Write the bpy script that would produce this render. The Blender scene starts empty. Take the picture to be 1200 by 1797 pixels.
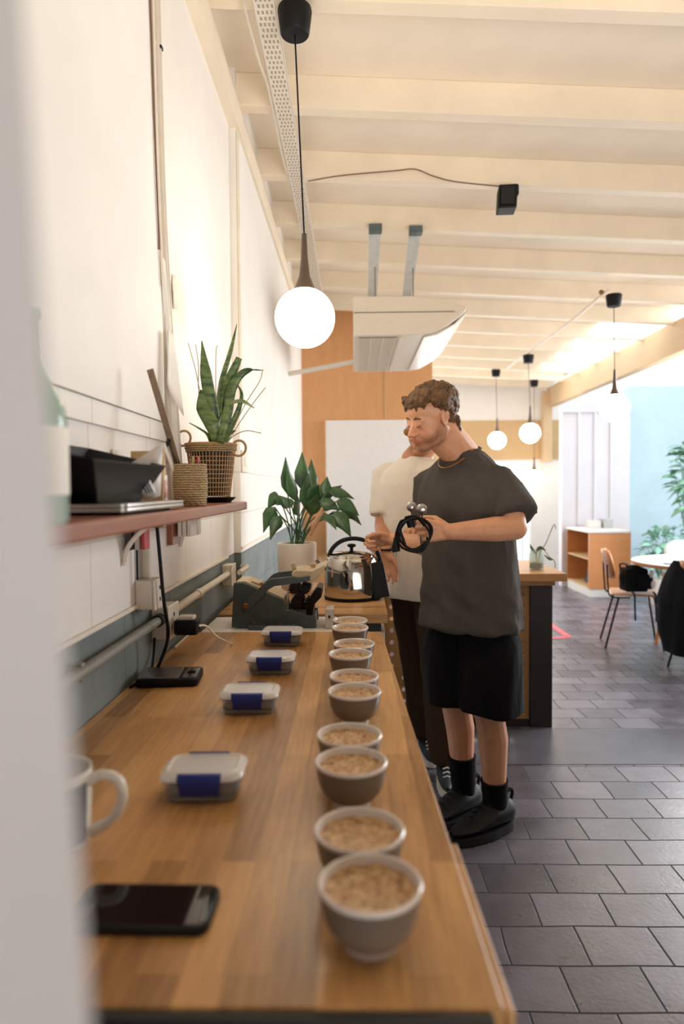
import bpy, bmesh, math, random
import numpy as np
from mathutils import Vector, Matrix, Euler, noise

sc = bpy.context.scene
C = sc.collection
R = math.radians
PI = math.pi

# ------------------------------------------------------------------ camera, world, light
F_PX, W_PX, H_PX = 1180.0, 1200, 1797
CAM = Vector((0, 0, 1.38))
YAW, PITCH, ROLL = R(1.07), R(2.0), R(-0.45)
cam_d = bpy.data.cameras.new('camera')
cam = bpy.data.objects.new('camera', cam_d)
C.objects.link(cam)
CM = (Matrix.Rotation(YAW, 4, 'Z') @ Matrix.Rotation(R(90) - PITCH, 4, 'X') @ Matrix.Rotation(ROLL, 4, 'Z'))
cam.matrix_world = Matrix.Translation(CAM) @ CM
cam_d.sensor_fit = 'HORIZONTAL'
cam_d.sensor_width = 24.0
cam_d.lens = 24.0 * F_PX / W_PX
cam_d.clip_start = 0.02
cam_d.dof.use_dof = True
cam_d.dof.focus_distance = 2.25
cam_d.dof.aperture_fstop = 2.2
sc.camera = cam

world = bpy.data.worlds.new('sky_world')
sc.world = world
world.use_nodes = True
bgn = world.node_tree.nodes['Background']
bgn.inputs[0].default_value = (0.84, 0.92, 1.0, 1)
bgn.inputs[1].default_value = 1.5

def area(name, loc, target, sx, sy, power, col):
    l = bpy.data.lights.new(name, 'AREA')
    l.shape = 'RECTANGLE'; l.size = sx; l.size_y = sy; l.energy = power; l.color = col
    o = bpy.data.objects.new(name, l); C.objects.link(o)
    o.location = loc
    o.rotation_euler = (Vector(target) - Vector(loc)).to_track_quat('-Z', 'Y').to_euler()
    return o
area('daylight_side_doors', (4.6, 5.6, 2.3), (0.2, 3.2, 1.1), 4.0, 2.0, 150, (1.0, 0.97, 0.94))
area('daylight_skylight', (2.7, 8.1, 3.3), (2.7, 8.1, 0), 0.75, 3.3, 16, (0.80, 0.90, 1.0))
area('daylight_courtyard', (4.7, 5.6, 3.3), (2.3, 5.3, 0), 2.2, 4.4, 150, (0.70, 0.85, 1.0))
area('ceiling_fill_light', (1.5, -0.8, 0.9), (0.9, 1.5, 3.1), 2.4, 1.4, 26, (1.0, 0.95, 0.90)).data.spread = R(95)  # added fill lamp behind the camera, aimed up to brighten the ceiling
area('daylight_far_door', (1.9, 10.6, 1.6), (1.2, 4, 1.0), 1.4, 2.0, 30, (1.0, 0.93, 0.84))
GLOBE = 10.5

sc.view_settings.view_transform = 'Standard'
sc.view_settings.look = 'None'
sc.view_settings.exposure = 0.5
sc.view_settings.gamma = 1.0
sc.view_settings.use_curve_mapping = False

# ------------------------------------------------------------------ pixel helpers
def ray(px, py):
    d = CM.to_3x3() @ Vector(((px - W_PX / 2) / F_PX, -(py - H_PX / 2) / F_PX, -1.0))
    return d
def at(px, py, Y):                       # the point seen at a pixel, at distance Y
    d = ray(px, py); return CAM + d * (Y / d.y)
def on(px, py, z):                       # the point seen at a pixel, on the level z
    d = ray(px, py); return CAM + d * ((z - CAM.z) / d.z)
def onx(px, py, X):                      # the point seen at a pixel, on the plane x = X
    d = ray(px, py); return CAM + d * (X / d.x)

# ------------------------------------------------------------------ mesh builder
class MB:
    def __init__(s): s.v = []; s.f = []
    def add(s, vs, fs):
        n = len(s.v); s.v += [Vector(v) for v in vs]; s.f += [tuple(i + n for i in f) for f in fs]; return s
    def box(s, c, d, M=None):
        x, y, z = (q / 2 for q in d)
        vs = [Vector((i * x, j * y, k * z)) for k in (-1, 1) for j in (-1, 1) for i in (-1, 1)]
        if M is not None: vs = [M @ v for v in vs]
        vs = [v + Vector(c) for v in vs]
        return s.add(vs, [(0, 2, 3, 1), (4, 5, 7, 6), (0, 1, 5, 4), (2, 6, 7, 3), (0, 4, 6, 2), (1, 3, 7, 5)])
    def box2(s, a, b):
        a, b = Vector(a), Vector(b)
        return s.box((a + b) / 2, [abs(q) for q in (b - a)])
    def rbox(s, c, d, r, seg=4, M=None):             # box with rounded vertical corners
        x, y, z = (q / 2 for q in d); pts = []
        for cx, cy, a0 in ((x - r, y - r, 0), (-x + r, y - r, 90), (-x + r, -y + r, 180), (x - r, -y + r, 270)):
            for k in range(seg + 1):
                a = R(a0 + 90 * k / seg); pts.append((cx + r * math.cos(a), cy + r * math.sin(a)))
        e = min(r, z) * .3
        rings = []
        for zz, k in ((-z, 1 - e / max(x, y)), (-z + e, 1), (z - e, 1), (z, 1 - e / max(x, y))):
            rings.append([Vector((p[0] * k, p[1] * k, zz)) for p in pts])
        if M is not None: rings = [[M @ v for v in q] for q in rings]
        return s.loft([[v + Vector(c) for v in q] for q in rings])
    def loft(s, rings, closed=True, caps=True):
        n = len(rings[0]); vs = [v for r in rings for v in r]; fs = []
        for i in range(len(rings) - 1):
            for j in range(n if closed else n - 1):
                a = i * n + j; b = i * n + (j + 1) % n
                fs.append((a, b, b + n, a + n))
        if caps and closed:
            fs.append(tuple(reversed(range(n)))); fs.append(tuple(range((len(rings) - 1) * n, len(rings) * n)))
        return s.add(vs, fs)
    def tube(s, pts, r, seg=10, caps=True):
        pts = [Vector(p) for p in pts]
        rr = r if isinstance(r, (list, tuple)) else [r] * len(pts)
        rings = []; up = None
        for i, p in enumerate(pts):
            t = (pts[min(i + 1, len(pts) - 1)] - pts[max(i - 1, 0)]).normalized()
            if up is None:
                up = Vector((0, 0, 1)) if abs(t.z) < .9 else Vector((1, 0, 0))
            a = t.cross(up)
            if a.length < 1e-4: a = t.cross(Vector((0, 1, 0)))
            a.normalize(); b = a.cross(t).normalized(); up = b
            rings.append([p + (a * math.cos(q) + b * math.sin(q)) * rr[i] for q in (2 * PI * k / seg for k in range(seg))])
        return s.loft(rings, caps=caps)
    def lathe(s, prof, c=(0, 0, 0), seg=40, M=None, caps=False):   # prof: (radius, z)
        c = Vector(c); rings = []
        for r, z in prof:
            q = [Vector((max(r, 1e-5) * math.cos(2 * PI * k / seg), max(r, 1e-5) * math.sin(2 * PI * k / seg), z)) for k in range(seg)]
            if M is not None: q = [M @ v for v in q]
            rings.append([v + c for v in q])
        return s.loft(rings, caps=caps)
    def prism(s, poly, h0, h1, f):                   # poly of 2D points, f(u, v, h) -> 3D
        n = len(poly)
        vs = [Vector(f(u, v, h0)) for u, v in poly] + [Vector(f(u, v, h1)) for u, v in poly]
        fs = [tuple(reversed(range(n))), tuple(range(n, 2 * n))]
        for i in range(n):
            j = (i + 1) % n; fs.append((i, j, j + n, i + n))
        return s.add(vs, fs)
    def ell(s, c, rad, M=None, nu=20, nv=12):        # ellipsoid
        c = Vector(c); rings = []
        for i in range(nv + 1):
            a = PI * i / nv - PI / 2
            k = max(math.cos(a), 1e-3)
            q = [Vector((rad[0] * k * math.cos(2 * PI * j / nu), rad[1] * k * math.sin(2 * PI * j / nu), rad[2] * math.sin(a))) for j in range(nu)]
            if M is not None: q = [M @ v for v in q]
            rings.append([v + c for v in q])
        return s.loft(rings)
    def cap(s, p0, r0, p1, r1, seg=16):              # tapered capsule
        p0, p1 = Vector(p0), Vector(p1); t = (p1 - p0)
        L = t.length; t = t.normalized() if L > 1e-6 else Vector((0, 0, 1))
        a = t.orthogonal().normalized(); b = t.cross(a); rings = []
        def rg(p, r): return [p + (a * math.cos(q) + b * math.sin(q)) * r for q in (2 * PI * k / seg for k in range(seg))]
        for k in range(5):
            q = PI / 2 * k / 5; rings.append(rg(p0 - t * r0 * math.cos(q), max(r0 * math.sin(q), r0 * .05)))
        rings.append(rg(p0, r0)); rings.append(rg(p1, r1))
        for k in range(1, 6):
            q = PI / 2 * k / 5; rings.append(rg(p1 + t * r1 * math.sin(q), max(r1 * math.cos(q), r1 * .05)))
        return s.loft(rings)
    def sheet(s, grid):                              # grid[i][j] of points, open surface
        m, n = len(grid), len(grid[0])
        return s.add([p for row in grid for p in row],
                     [(i * n + j, i * n + j + 1, (i + 1) * n + j + 1, (i + 1) * n + j) for i in range(m - 1) for j in range(n - 1)])
    def mesh(s, name):
        me = bpy.data.meshes.new(name); me.from_pydata([tuple(v) for v in s.v], [], s.f); me.update()
        bm = bmesh.new(); bm.from_mesh(me); bmesh.ops.recalc_face_normals(bm, faces=bm.faces); bm.to_mesh(me); bm.free()
        return me
    def build(s, name, mat, parent=None, smooth=True, bevel=0, solid=0, sub=0, local=False):
        if parent is not None and not local:
            inv = chain(parent).inverted(); s.v = [inv @ v for v in s.v]
        me = s.mesh(name)
        return link(name, me, mat, parent, smooth, bevel, solid, sub)

def chain(o):
    return o.matrix_basis if o.parent is None else chain(o.parent) @ o.matrix_basis

def link(name, me, mat, parent=None, smooth=True, bevel=0, solid=0, sub=0):
    o = bpy.data.objects.new(name, me); C.objects.link(o)
    if mat: me.materials.append(mat)
    if parent is not None: o.parent = parent
    if smooth:
        me.polygons.foreach_set('use_smooth', [True] * len(me.polygons))
        try: me.set_sharp_from_angle(angle=R(38))
        except Exception: pass
    if sub:
        m = o.modifiers.new('sub', 'SUBSURF'); m.levels = sub; m.render_levels = sub
    if solid:
        m = o.modifiers.new('solid', 'SOLIDIFY'); m.thickness = solid; m.offset = 0
    if bevel:
        m = o.modifiers.new('bevel', 'BEVEL'); m.width = bevel; m.segments = 2; m.limit_method = 'ANGLE'; m.angle_limit = R(40)
        m.harden_normals = False
    return o

def remeshed(mb, voxel, smooth_it=4):
    me = mb.mesh('tmp'); o = bpy.data.objects.new('tmp', me); C.objects.link(o)
    m = o.modifiers.new('r', 'REMESH'); m.mode = 'VOXEL'; m.voxel_size = voxel; m.use_smooth_shade = True
    m = o.modifiers.new('s', 'SMOOTH'); m.iterations = smooth_it; m.factor = 0.5
    dg = bpy.context.evaluated_depsgraph_get(); dg.update()
    out = bpy.data.meshes.new_from_object(o.evaluated_get(dg))
    C.objects.unlink(o); bpy.data.objects.remove(o); bpy.data.meshes.remove(me)
    return out

def tag(o, label=None, cat=None, group=None, kind=None):
    if label: o['label'] = label
    if cat: o['category'] = cat
    if group: o['group'] = group
    if kind: o['kind'] = kind
    return o
def thing(name, label, cat, loc=(0, 0, 0), rz=0, group=None):
    o = bpy.data.objects.new(name, None); C.objects.link(o)
    o.empty_display_size = 0.05
    o.matrix_basis = Matrix.Translation(Vector(loc)) @ Matrix.Rotation(rz, 4, 'Z')
    return tag(o, label, cat, group)
def struct(name, mb, mat, bevel=0, smooth=False):
    o = mb.build(name, mat, None, smooth, bevel); o['kind'] = 'structure'; return o
def dup(root, loc, rz=0, label=None, scale=None):
    def cp(o, par):
        c = o.copy(); C.objects.link(c)
        if par is not None: c.parent = par
        for ch in [x for x in list(C.objects) if x.parent == o]: cp(ch, c)
        return c
    r = cp(root, None)
    r.matrix_basis = Matrix.Translation(Vector(loc)) @ Matrix.Rotation(rz, 4, 'Z')
    if scale: r.scale = (scale,) * 3
    if label: r['label'] = label
    return r
def bez(pts, n=8):                                   # Catmull-Rom through points
    pts = [Vector(p) for p in pts]; P = [pts[0] * 2 - pts[1]] + pts + [pts[-1] * 2 - pts[-2]]; out = []
    for i in range(1, len(P) - 2):
        for k in range(n):
            t = k / n; a, b, c, d = P[i - 1], P[i], P[i + 1], P[i + 2]
            out.append(.5 * ((2 * b) + (c - a) * t + (2 * a - 5 * b + 4 * c - d) * t * t + (3 * b - a - 3 * c + d) * t ** 3))
    out.append(pts[-1]); return out

# ------------------------------------------------------------------ materials
def srgb(r, g, b):
    f = lambda c: (c / 255 / 12.92) if c / 255 <= .04045 else ((c / 255 + .055) / 1.055) ** 2.4
    return (f(r), f(g), f(b), 1)
class NT:
    def __init__(s, name):
        s.m = bpy.data.materials.new(name); s.m.use_nodes = True; s.t = s.m.node_tree
        s.b = s.t.nodes['Principled BSDF']; s.co = None
    def n(s, typ, **kw):
        o = s.t.nodes.new(typ)
        for k, v in kw.items(): setattr(o, k, v)
        return o
    def l(s, a, b): s.t.links.new(a, b)
    def obj(s):
        if s.co is None: s.co = s.n('ShaderNodeTexCoord').outputs['Object']
        return s.co
    def noise(s, scale, detail=4, vec=None, rough=.55, stretch=None):
        v = vec or s.obj()
        if stretch:
            mp = s.n('ShaderNodeMapping'); mp.inputs['Scale'].default_value = stretch; s.l(v, mp.inputs[0]); v = mp.outputs[0]
        o = s.n('ShaderNodeTexNoise'); o.inputs['Scale'].default_value = scale; o.inputs['Detail'].default_value = detail
        o.inputs['Roughness'].default_value = rough; s.l(v, o.inputs['Vector']); return o.outputs[0]
    def ramp(s, fac, stops):
        o = s.n('ShaderNodeValToRGB'); e = o.color_ramp.elements
        while len(e) < len(stops): e.new(0.5)
        for q, (p, c) in zip(e, stops): q.position = p; q.color = c
        s.l(fac, o.inputs[0]); return o.outputs[0]
    def mix(s, fac, a, b, mode='MIX'):
        o = s.n('ShaderNodeMix', data_type='RGBA', blend_type=mode)
        for sock, v in ((o.inputs[0], fac), (o.inputs[6], a), (o.inputs[7], b)):
            if hasattr(v, 'links'): s.l(v, sock)
            else: sock.default_value = v
        return o.outputs[2]
    def math(s, op, a, b=0.0, c=None):
        o = s.n('ShaderNodeMath', operation=op)
        for k, v in enumerate((a, b) if c is None else (a, b, c)):
            if hasattr(v, 'links'): s.l(v, o.inputs[k])
            else: o.inputs[k].default_value = v
        return o.outputs[0]
    def bump(s, h, strength=.3, dist=.01):
        o = s.n('ShaderNodeBump'); o.inputs['Strength'].default_value = strength; o.inputs['Distance'].default_value = dist
        s.l(h, o.inputs['Height']); s.l(o.outputs[0], s.b.inputs['Normal']); return o
    def set(s, **kw):
        for k, v in kw.items():
            i = s.b.inputs[k.replace('_', ' ')]
            if hasattr(v, 'links'): s.l(v, i)
            else: i.default_value = v
        return s

def mat(name, col, rough=.5, metal=0, var=.12, scale=18, bump=0, bscale=60, **kw):
    t = NT(name); c = srgb(*col)
    n = t.noise(scale)
    dark = tuple(x * (1 - var) for x in c[:3]) + (1,); lite = tuple(min(1, x * (1 + var)) for x in c[:3]) + (1,)
    t.set(Base_Color=t.ramp(n, [(.3, dark), (.7, lite)]), Roughness=rough, Metallic=metal)
    if bump: t.bump(t.noise(bscale, 6), bump, .004)
    for k, v in kw.items(): t.b.inputs[k.replace('_', ' ')].default_value = v
    return t.m

def wood(name, c1, c2, rough=.4, axis='Y', plank=.045, length=.55, grain=1.0, seam=.35):
    t = NT(name); sep = t.n('ShaderNodeSeparateXYZ'); t.l(t.obj(), sep.inputs[0]); comb = t.n('ShaderNodeCombineXYZ')
    o = {'X': (0, 1, 2), 'Y': (1, 0, 2), 'Z': (2, 0, 1)}[axis]
    for k in range(3): t.l(sep.outputs[o[k]], comb.inputs[k])
    v = comb.outputs[0]
    br = t.n('ShaderNodeTexBrick'); br.offset = .37; br.offset_frequency = 2; br.squash = 1
    t.l(v, br.inputs['Vector'])
    for k, q in (('Scale', 1), ('Mortar Size', .0004), ('Mortar Smooth', .3), ('Bias', 0), ('Brick Width', length), ('Row Height', plank)):
        br.inputs[k].default_value = q
    br.inputs['Color1'].default_value = (0, 0, 0, 1); br.inputs['Color2'].default_value = (1, 1, 1, 1); br.inputs['Mortar'].default_value = (.1, .1, .1, 1)
    g = t.noise(9, 6, v, .6, (1.2, 14, 14)); g2 = t.noise(2.2, 3, v, .5, (1, 5, 5))
    f = t.math('MULTIPLY_ADD', g, .62 * grain, -.12 * grain)
    sepc = t.n('ShaderNodeSeparateColor'); t.l(br.outputs['Color'], sepc.inputs[0])
    f = t.math('ADD', f, t.math('MULTIPLY', sepc.outputs[0], seam))
    f = t.math('ADD', f, t.math('MULTIPLY', g2, .35)); 
    col = t.ramp(f, [(.15, srgb(*c1)), (.85, srgb(*c2))])
    t.set(Base_Color=col, Roughness=rough); t.bump(g, .12, .002)
    return t.m

M = {}
M['ceiling'] = mat('ceiling_paint', (246, 233, 214), .75, var=.04, scale=3, bump=.08)
M['joist'] = mat('joist_paint', (240, 226, 204), .6, var=.05, scale=4, bump=.12, bscale=25)
M['white_wall'] = mat('white_wall_paint', (240, 235, 228), .75, var=.03, scale=4, bump=.1, bscale=120)
M['partition'] = mat('partition_paint', (186, 183, 184), .8, var=.03, scale=5)
M['trimwhite'] = mat('cream_trim', (233, 222, 205), .6, var=.05)
M['plastic_white'] = mat('white_plastic', (226, 218, 205), .4, var=.03)
M['pipe'] = mat('painted_pipe', (212, 201, 184), .45, var=.05)
M['pipe_grey'] = mat('grey_painted_pipe', (128, 128, 120), .45, var=.08)
M['black'] = mat('black_plastic', (13, 13, 15), .55, var=.1, Specular_IOR_Level=.25)
M['black_soft'] = mat('black_rubber', (17, 16, 17), .7, var=.1)
M['chrome'] = mat('polished_steel', (205, 200, 192), .09, 1, var=.02)
M['steel'] = mat('brushed_steel', (178, 176, 172), .3, 1, var=.05)
M['galv'] = mat('galvanised_steel', (206, 210, 210), .45, .25, var=.1)
M['counter'] = wood('butcher_block', (118, 78, 38), (216, 164, 102), .33, seam=.42)
M['counter_x'] = wood('counter_block_far', (118, 78, 38), (212, 160, 100), .4, 'X', seam=.30)
M['bar_top'] = wood('oak_bar_top', (150, 100, 52), (204, 152, 94), .45, 'X', .06, .9, seam=.2)
M['shelf'] = wood('reddish_shelf_wood', (120, 68, 46), (178, 112, 82), .35, 'Y', .3, 3, .8, .1)
M['plywood'] = wood('orange_plywood', (204, 146, 94), (234, 182, 128), .55, 'Z', 1.2, 2.4, .8, .12)
M['ply_light'] = wood('tan_plywood', (196, 160, 112), (222, 190, 146), .6, 'X', 1.2, 2.4, .7, .1)
M['perf'] = wood('perforated_ply', (150, 110, 66), (186, 144, 94), .6, 'X', .27, 1.2, .6, .15)
M['darkpost'] = mat('dark_stained_post', (40, 32, 34), .5, var=.15)
M['cab_wood'] = wood('honey_cabinet_wood', (190, 120, 66), (222, 160, 104), .5, 'X', .5, 2, .5, .1)
M['chair_ply'] = wood('chair_plywood', (188, 124, 70), (218, 160, 106), .3, 'X', .5, 2, .5, .1)
M['beam'] = wood('pale_timber_beam', (200, 168, 128), (228, 200, 164), .6, 'Y', .4, 3, .6, .1)
M['blue_wall'] = mat('blue_grey_render', (184, 203, 209), .85, var=.05, scale=3)
M['cab_white'] = mat('white_laminate', (220, 214, 206), .5, var=.03)
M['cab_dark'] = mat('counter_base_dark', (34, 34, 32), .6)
M['facade'] = mat('white_folding_wall', (218, 211, 212), .7, var=.03, scale=3)
M['board'] = mat('whiteboard', (236, 232, 228), .5, var=.02)
M['machine'] = mat('grey_green_enamel', (74, 84, 86), .45, var=.12, scale=30, bump=.15, bscale=90)
M['machine_pale'] = mat('pale_sheen_enamel', (196, 176, 144), .45, var=.12, scale=24)  # bed's tan reflection is put into this colour; head and knobs share it
M['gears'] = mat('oily_dark_steel', (44, 34, 28), .35, .8, var=.3)
M['brass'] = mat('old_brass', (150, 106, 70), .35, .9)
M['tray_grey'] = mat('pale_grey_tray_end', (196, 188, 182), .45)
M['pot'] = mat('white_ceramic_pot', (226, 216, 204), .45, var=.04, scale=8)
M['soil'] = mat('soil', (52, 38, 28), .9, var=.3, bump=.6)
M['paper'] = mat('paper', (236, 230, 220), .8, var=.03)
M['blue_clip'] = mat('navy_clip', (24, 44, 128), .4, var=.05)
M['mug'] = mat('white_mug_glaze', (226, 220, 210), .15, var=.03)
M['rim'] = mat('white_bowl_glaze', (226, 216, 208), .2, var=.03)
M['gold'] = mat('gold_chain', (214, 170, 90), .25, 1)
M['red_tape'] = mat('red_floor_tape', (216, 84, 96), .6)
M['ac'] = mat('aircon_casing', (232, 220, 202), .45, var=.02)
M['cone'] = mat('smoky_socket_cone', (84, 68, 54), .4)
M['grille'] = mat('vent_grille', (120, 112, 106), .6, var=.05)
M['coffee_beans'] = mat('coffee_beans', (52, 32, 22), .5, var=.35, scale=160, bump=.8, bscale=180)

def m_glass(name, tint, rough=.05, alpha=.35):
    t = NT(name); t.set(Base_Color=tint, Roughness=rough)
    tr = t.n('ShaderNodeBsdfTransparent'); tr.inputs[0].default_value = tuple(.5 + .5 * x for x in tint[:3]) + (1,)
    mx = t.n('ShaderNodeMixShader'); mx.inputs[0].default_value = alpha
    t.l(tr.outputs[0], mx.inputs[1]); t.l(t.b.outputs[0], mx.inputs[2])
    t.l(mx.outputs[0], t.t.nodes['Material Output'].inputs[0]); return t.m
M['clear'] = m_glass('clear_plastic', (.88, .87, .85, 1), .12, .20)
M['lid_clear'] = m_glass('frosted_lid_plastic', (.95, .92, .88, 1), .2, .58)
M['glass'] = m_glass('jar_glass', (.80, .86, .82, 1), .04, .14)
M['bottle'] = m_glass('green_tint_glass', (.45, .62, .52, 1), .04, .5)

def m_emit(name, col, s):
    t = NT(name); t.set(Base_Color=col, Emission_Color=col, Emission_Strength=s, Roughness=.3); return t.m
M['globe'] = m_emit('lit_opal_glass', (1, .86, .66, 1), GLOBE)

def m_wall():
    t = NT('painted_block_wall'); sep = t.n('ShaderNodeSeparateXYZ'); t.l(t.obj(), sep.inputs[0]); cb = t.n('ShaderNodeCombineXYZ')
    t.l(t.math('ADD', sep.outputs[1], -.01), cb.inputs[0]); t.l(t.math('ADD', sep.outputs[2], .06), cb.inputs[1])
    br = t.n('ShaderNodeTexBrick'); t.l(cb.outputs[0], br.inputs['Vector'])
    for k, q in (('Scale', 1), ('Mortar Size', .0025), ('Mortar Smooth', .4), ('Brick Width', .4), ('Row Height', .19)): br.inputs[k].default_value = q
    wn = t.noise(3, 3)
    white = t.ramp(wn, [(.3, srgb(236, 230, 222)), (.7, srgb(243, 238, 231))])
    grey = t.ramp(t.noise(5, 4), [(.3, srgb(104, 112, 110)), (.7, srgb(126, 134, 132))])
    low = t.math('LESS_THAN', sep.outputs[2], 1.085)
    col = t.mix(low, white, grey)
    col = t.mix(t.math('MULTIPLY', t.math('MULTIPLY', br.outputs['Fac'], t.math('LESS_THAN', sep.outputs[2], 1.574)), .55), col, t.mix(low, srgb(190, 178, 160), srgb(60, 60, 56)))
    t.set(Base_Color=col, Roughness=.7)
    h = t.math('ADD', t.math('MULTIPLY', t.math('MULTIPLY', br.outputs['Fac'], t.math('LESS_THAN', sep.outputs[2], 1.574)), -1), t.math('MULTIPLY', t.noise(90, 5), .35)); t.bump(h, .45, .003); return t.m
M['wall'] = m_wall()

def m_floor():
    t = NT('brick_paver_floor'); v = t.obj()
    wv = t.n('ShaderNodeTexNoise'); wv.inputs['Scale'].default_value = 2.2; t.l(v, wv.inputs['Vector'])
    w2 = t.n('ShaderNodeVectorMath', operation='MULTIPLY_ADD'); t.l(wv.outputs[1], w2.inputs[0]); w2.inputs[1].default_value = (.035, .02, 0); t.l(v, w2.inputs[2])
    br = t.n('ShaderNodeTexBrick'); br.offset = .42; t.l(w2.outputs[0], br.inputs['Vector'])
    for k, q in (('Scale', 1), ('Mortar Size', .0036), ('Mortar Smooth', .15), ('Brick Width', .232), ('Row Height', .174), ('Bias', 0)): br.inputs[k].default_value = q
    br.inputs['Color1'].default_value = (0, 0, 0, 1); br.inputs['Color2'].default_value = (1, 1, 1, 1); br.inputs['Mortar'].default_value = (.5, .5, .5, 1)
    sc_ = t.n('ShaderNodeSeparateColor'); t.l(br.outputs['Color'], sc_.inputs[0])
    f = t.math('ADD', t.math('MULTIPLY', sc_.outputs[0], .45), t.math('MULTIPLY', t.noise(7, 6), .6))
    col = t.ramp(f, [(.2, srgb(60, 54, 60)), (.55, srgb(92, 86, 94)), (.9, srgb(116, 110, 120))])
    col = t.mix(br.outputs['Fac'], col, srgb(24, 19, 18))
    t.set(Base_Color=col, Roughness=t.math('MAXIMUM', t.math('MULTIPLY_ADD', t.noise(5, 5), .34, .14), t.math('MULTIPLY', br.outputs['Fac'], .9)))
    t.b.inputs['Specular IOR Level'].default_value = .75
    h = t.math('ADD', t.math('MULTIPLY', br.outputs['Fac'], -1.2), t.math('MULTIPLY', t.noise(60, 6), .5))
    h = t.math('ADD', h, t.math('MULTIPLY', t.noise(6, 3), .5)); t.bump(h, .28, .005); return t.m
M['floor'] = m_floor()
M['floor_smooth'] = mat('smooth_slate_strip', (84, 82, 88), .26, var=.12, scale=6, bump=.1, bscale=40)

def m_crust():
    t = NT('coffee_crust'); n = t.noise(170, 6, rough=.75); n2 = t.noise(40, 3)
    f = t.math('ADD', t.math('MULTIPLY', n, .8), t.math('MULTIPLY', n2, .3))
    t.set(Base_Color=t.ramp(f, [(.35, srgb(88, 56, 30)), (.50, srgb(176, 130, 84)), (.62, srgb(226, 190, 140))]), Roughness=.45)
    t.bump(f, .9, .003); return t.m
M['crust'] = m_crust()
M['bowl'] = mat('taupe_bowl_glaze', (112, 100, 88), .2, var=.05)

def m_cloth(name, col, var=.15, bscale=14, b=.5, rough=.95):
    t = NT(name); c = srgb(*col); n = t.noise(260, 3); n2 = t.noise(bscale, 4, None, .5, (1, 1, .35))
    f = t.math('ADD', t.math('MULTIPLY', n, .5), t.math('MULTIPLY', n2, .5))
    t.set(Base_Color=t.ramp(f, [(.3, tuple(x * (1 - var) for x in c[:3]) + (1,)), (.7, tuple(min(1, x * (1 + var)) for x in c[:3]) + (1,))]), Roughness=rough)
    t.b.inputs['Specular IOR Level'].default_value = .2
    t.bump(n2, b, .02); return t.m
M['tee'] = m_cloth('washed_charcoal_cotton', (78, 72, 68), .15, 9, 1.0)
M['shorts'] = m_cloth('black_shorts_cloth', (17, 17, 20), b=.6)
M['sock'] = m_cloth('black_sock', (14, 14, 16), b=.1)
M['shoe'] = mat('black_shoe_leather', (8, 8, 11), .55, Specular_IOR_Level=.3, var=.15)
M['white_tee'] = m_cloth('cream_white_cotton', (232, 222, 208), .04)
M['trousers'] = m_cloth('brown_trousers_cloth', (62, 44, 34), .12)
M['jacket'] = m_cloth('black_jacket_cloth', (16, 18, 24), .1, 10, .8)
M['hair_blond'] = NT('curly_brown_hair').m
def m_hair(name, a, b):
    t = NT(name); n = t.noise(150, 6, None, .7); n2 = t.noise(26, 3)
    f = t.math('ADD', t.math('MULTIPLY', n, .6), t.math('MULTIPLY', n2, .4))
    t.set(Base_Color=t.ramp(f, [(.35, srgb(*a)), (.65, srgb(*b))]), Roughness=.55); t.bump(n, .9, .006); return t.m
M['hair_blond'] = m_hair('curly_dark_blond_hair', (34, 20, 11), (140, 98, 56))
M['hair_dark'] = m_hair('short_dark_hair', (24, 17, 13), (58, 40, 28))
M['brow'] = m_hair('eyebrow_hair', (96, 66, 40), (130, 92, 56))

def m_leaf(name, a, b, scale=30, rough=.35, stretch=None):
    t = NT(name); n = t.noise(scale, 4, None, .6, stretch)
    t.set(Base_Color=t.ramp(n, [(.35, srgb(*a)), (.65, srgb(*b))]), Roughness=rough)
    t.b.inputs['Subsurface Weight'].default_value = 0.0; return t.m
M['leaf_lily'] = m_leaf('peace_lily_leaf', (34, 66, 40), (72, 112, 66), 10)
M['leaf_snake'] = m_leaf('snake_plant_leaf', (44, 78, 44), (120, 140, 78), 16, .4, (1, 1, 4))
M['leaf_pale'] = m_leaf('pale_blue_green_leaf', (94, 150, 128), (160, 200, 180), 14, .5)
M['leaf_green'] = m_leaf('garden_leaf', (60, 110, 84), (140, 186, 150), 14, .5)
M['straw'] = mat('dry_leaf_stem', (176, 150, 96), .6)

def m_weave(name, c1, c2, su, sv):
    t = NT(name); n = t.n('ShaderNodeTexWave'); n.bands_direction = 'Z'; n.inputs['Scale'].default_value = sv; n.inputs['Distortion'].default_value = 2.5
    n.inputs['Detail Scale'].default_value = su; t.l(t.obj(), n.inputs[0])
    t.set(Base_Color=t.ramp(n.outputs[1], [(.15, srgb(*c1)), (.7, srgb(*c2))]), Roughness=.75); t.bump(n.outputs[1], .8, .004); return t.m
M['weave'] = m_weave('woven_seagrass', (120, 92, 56), (204, 178, 132), 3, 55)
M['rattan'] = mat('rattan_strands', (176, 136, 88), .6, var=.2, scale=60)
M['liner'] = mat('dark_pot_liner', (40, 28, 24), .6)

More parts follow.
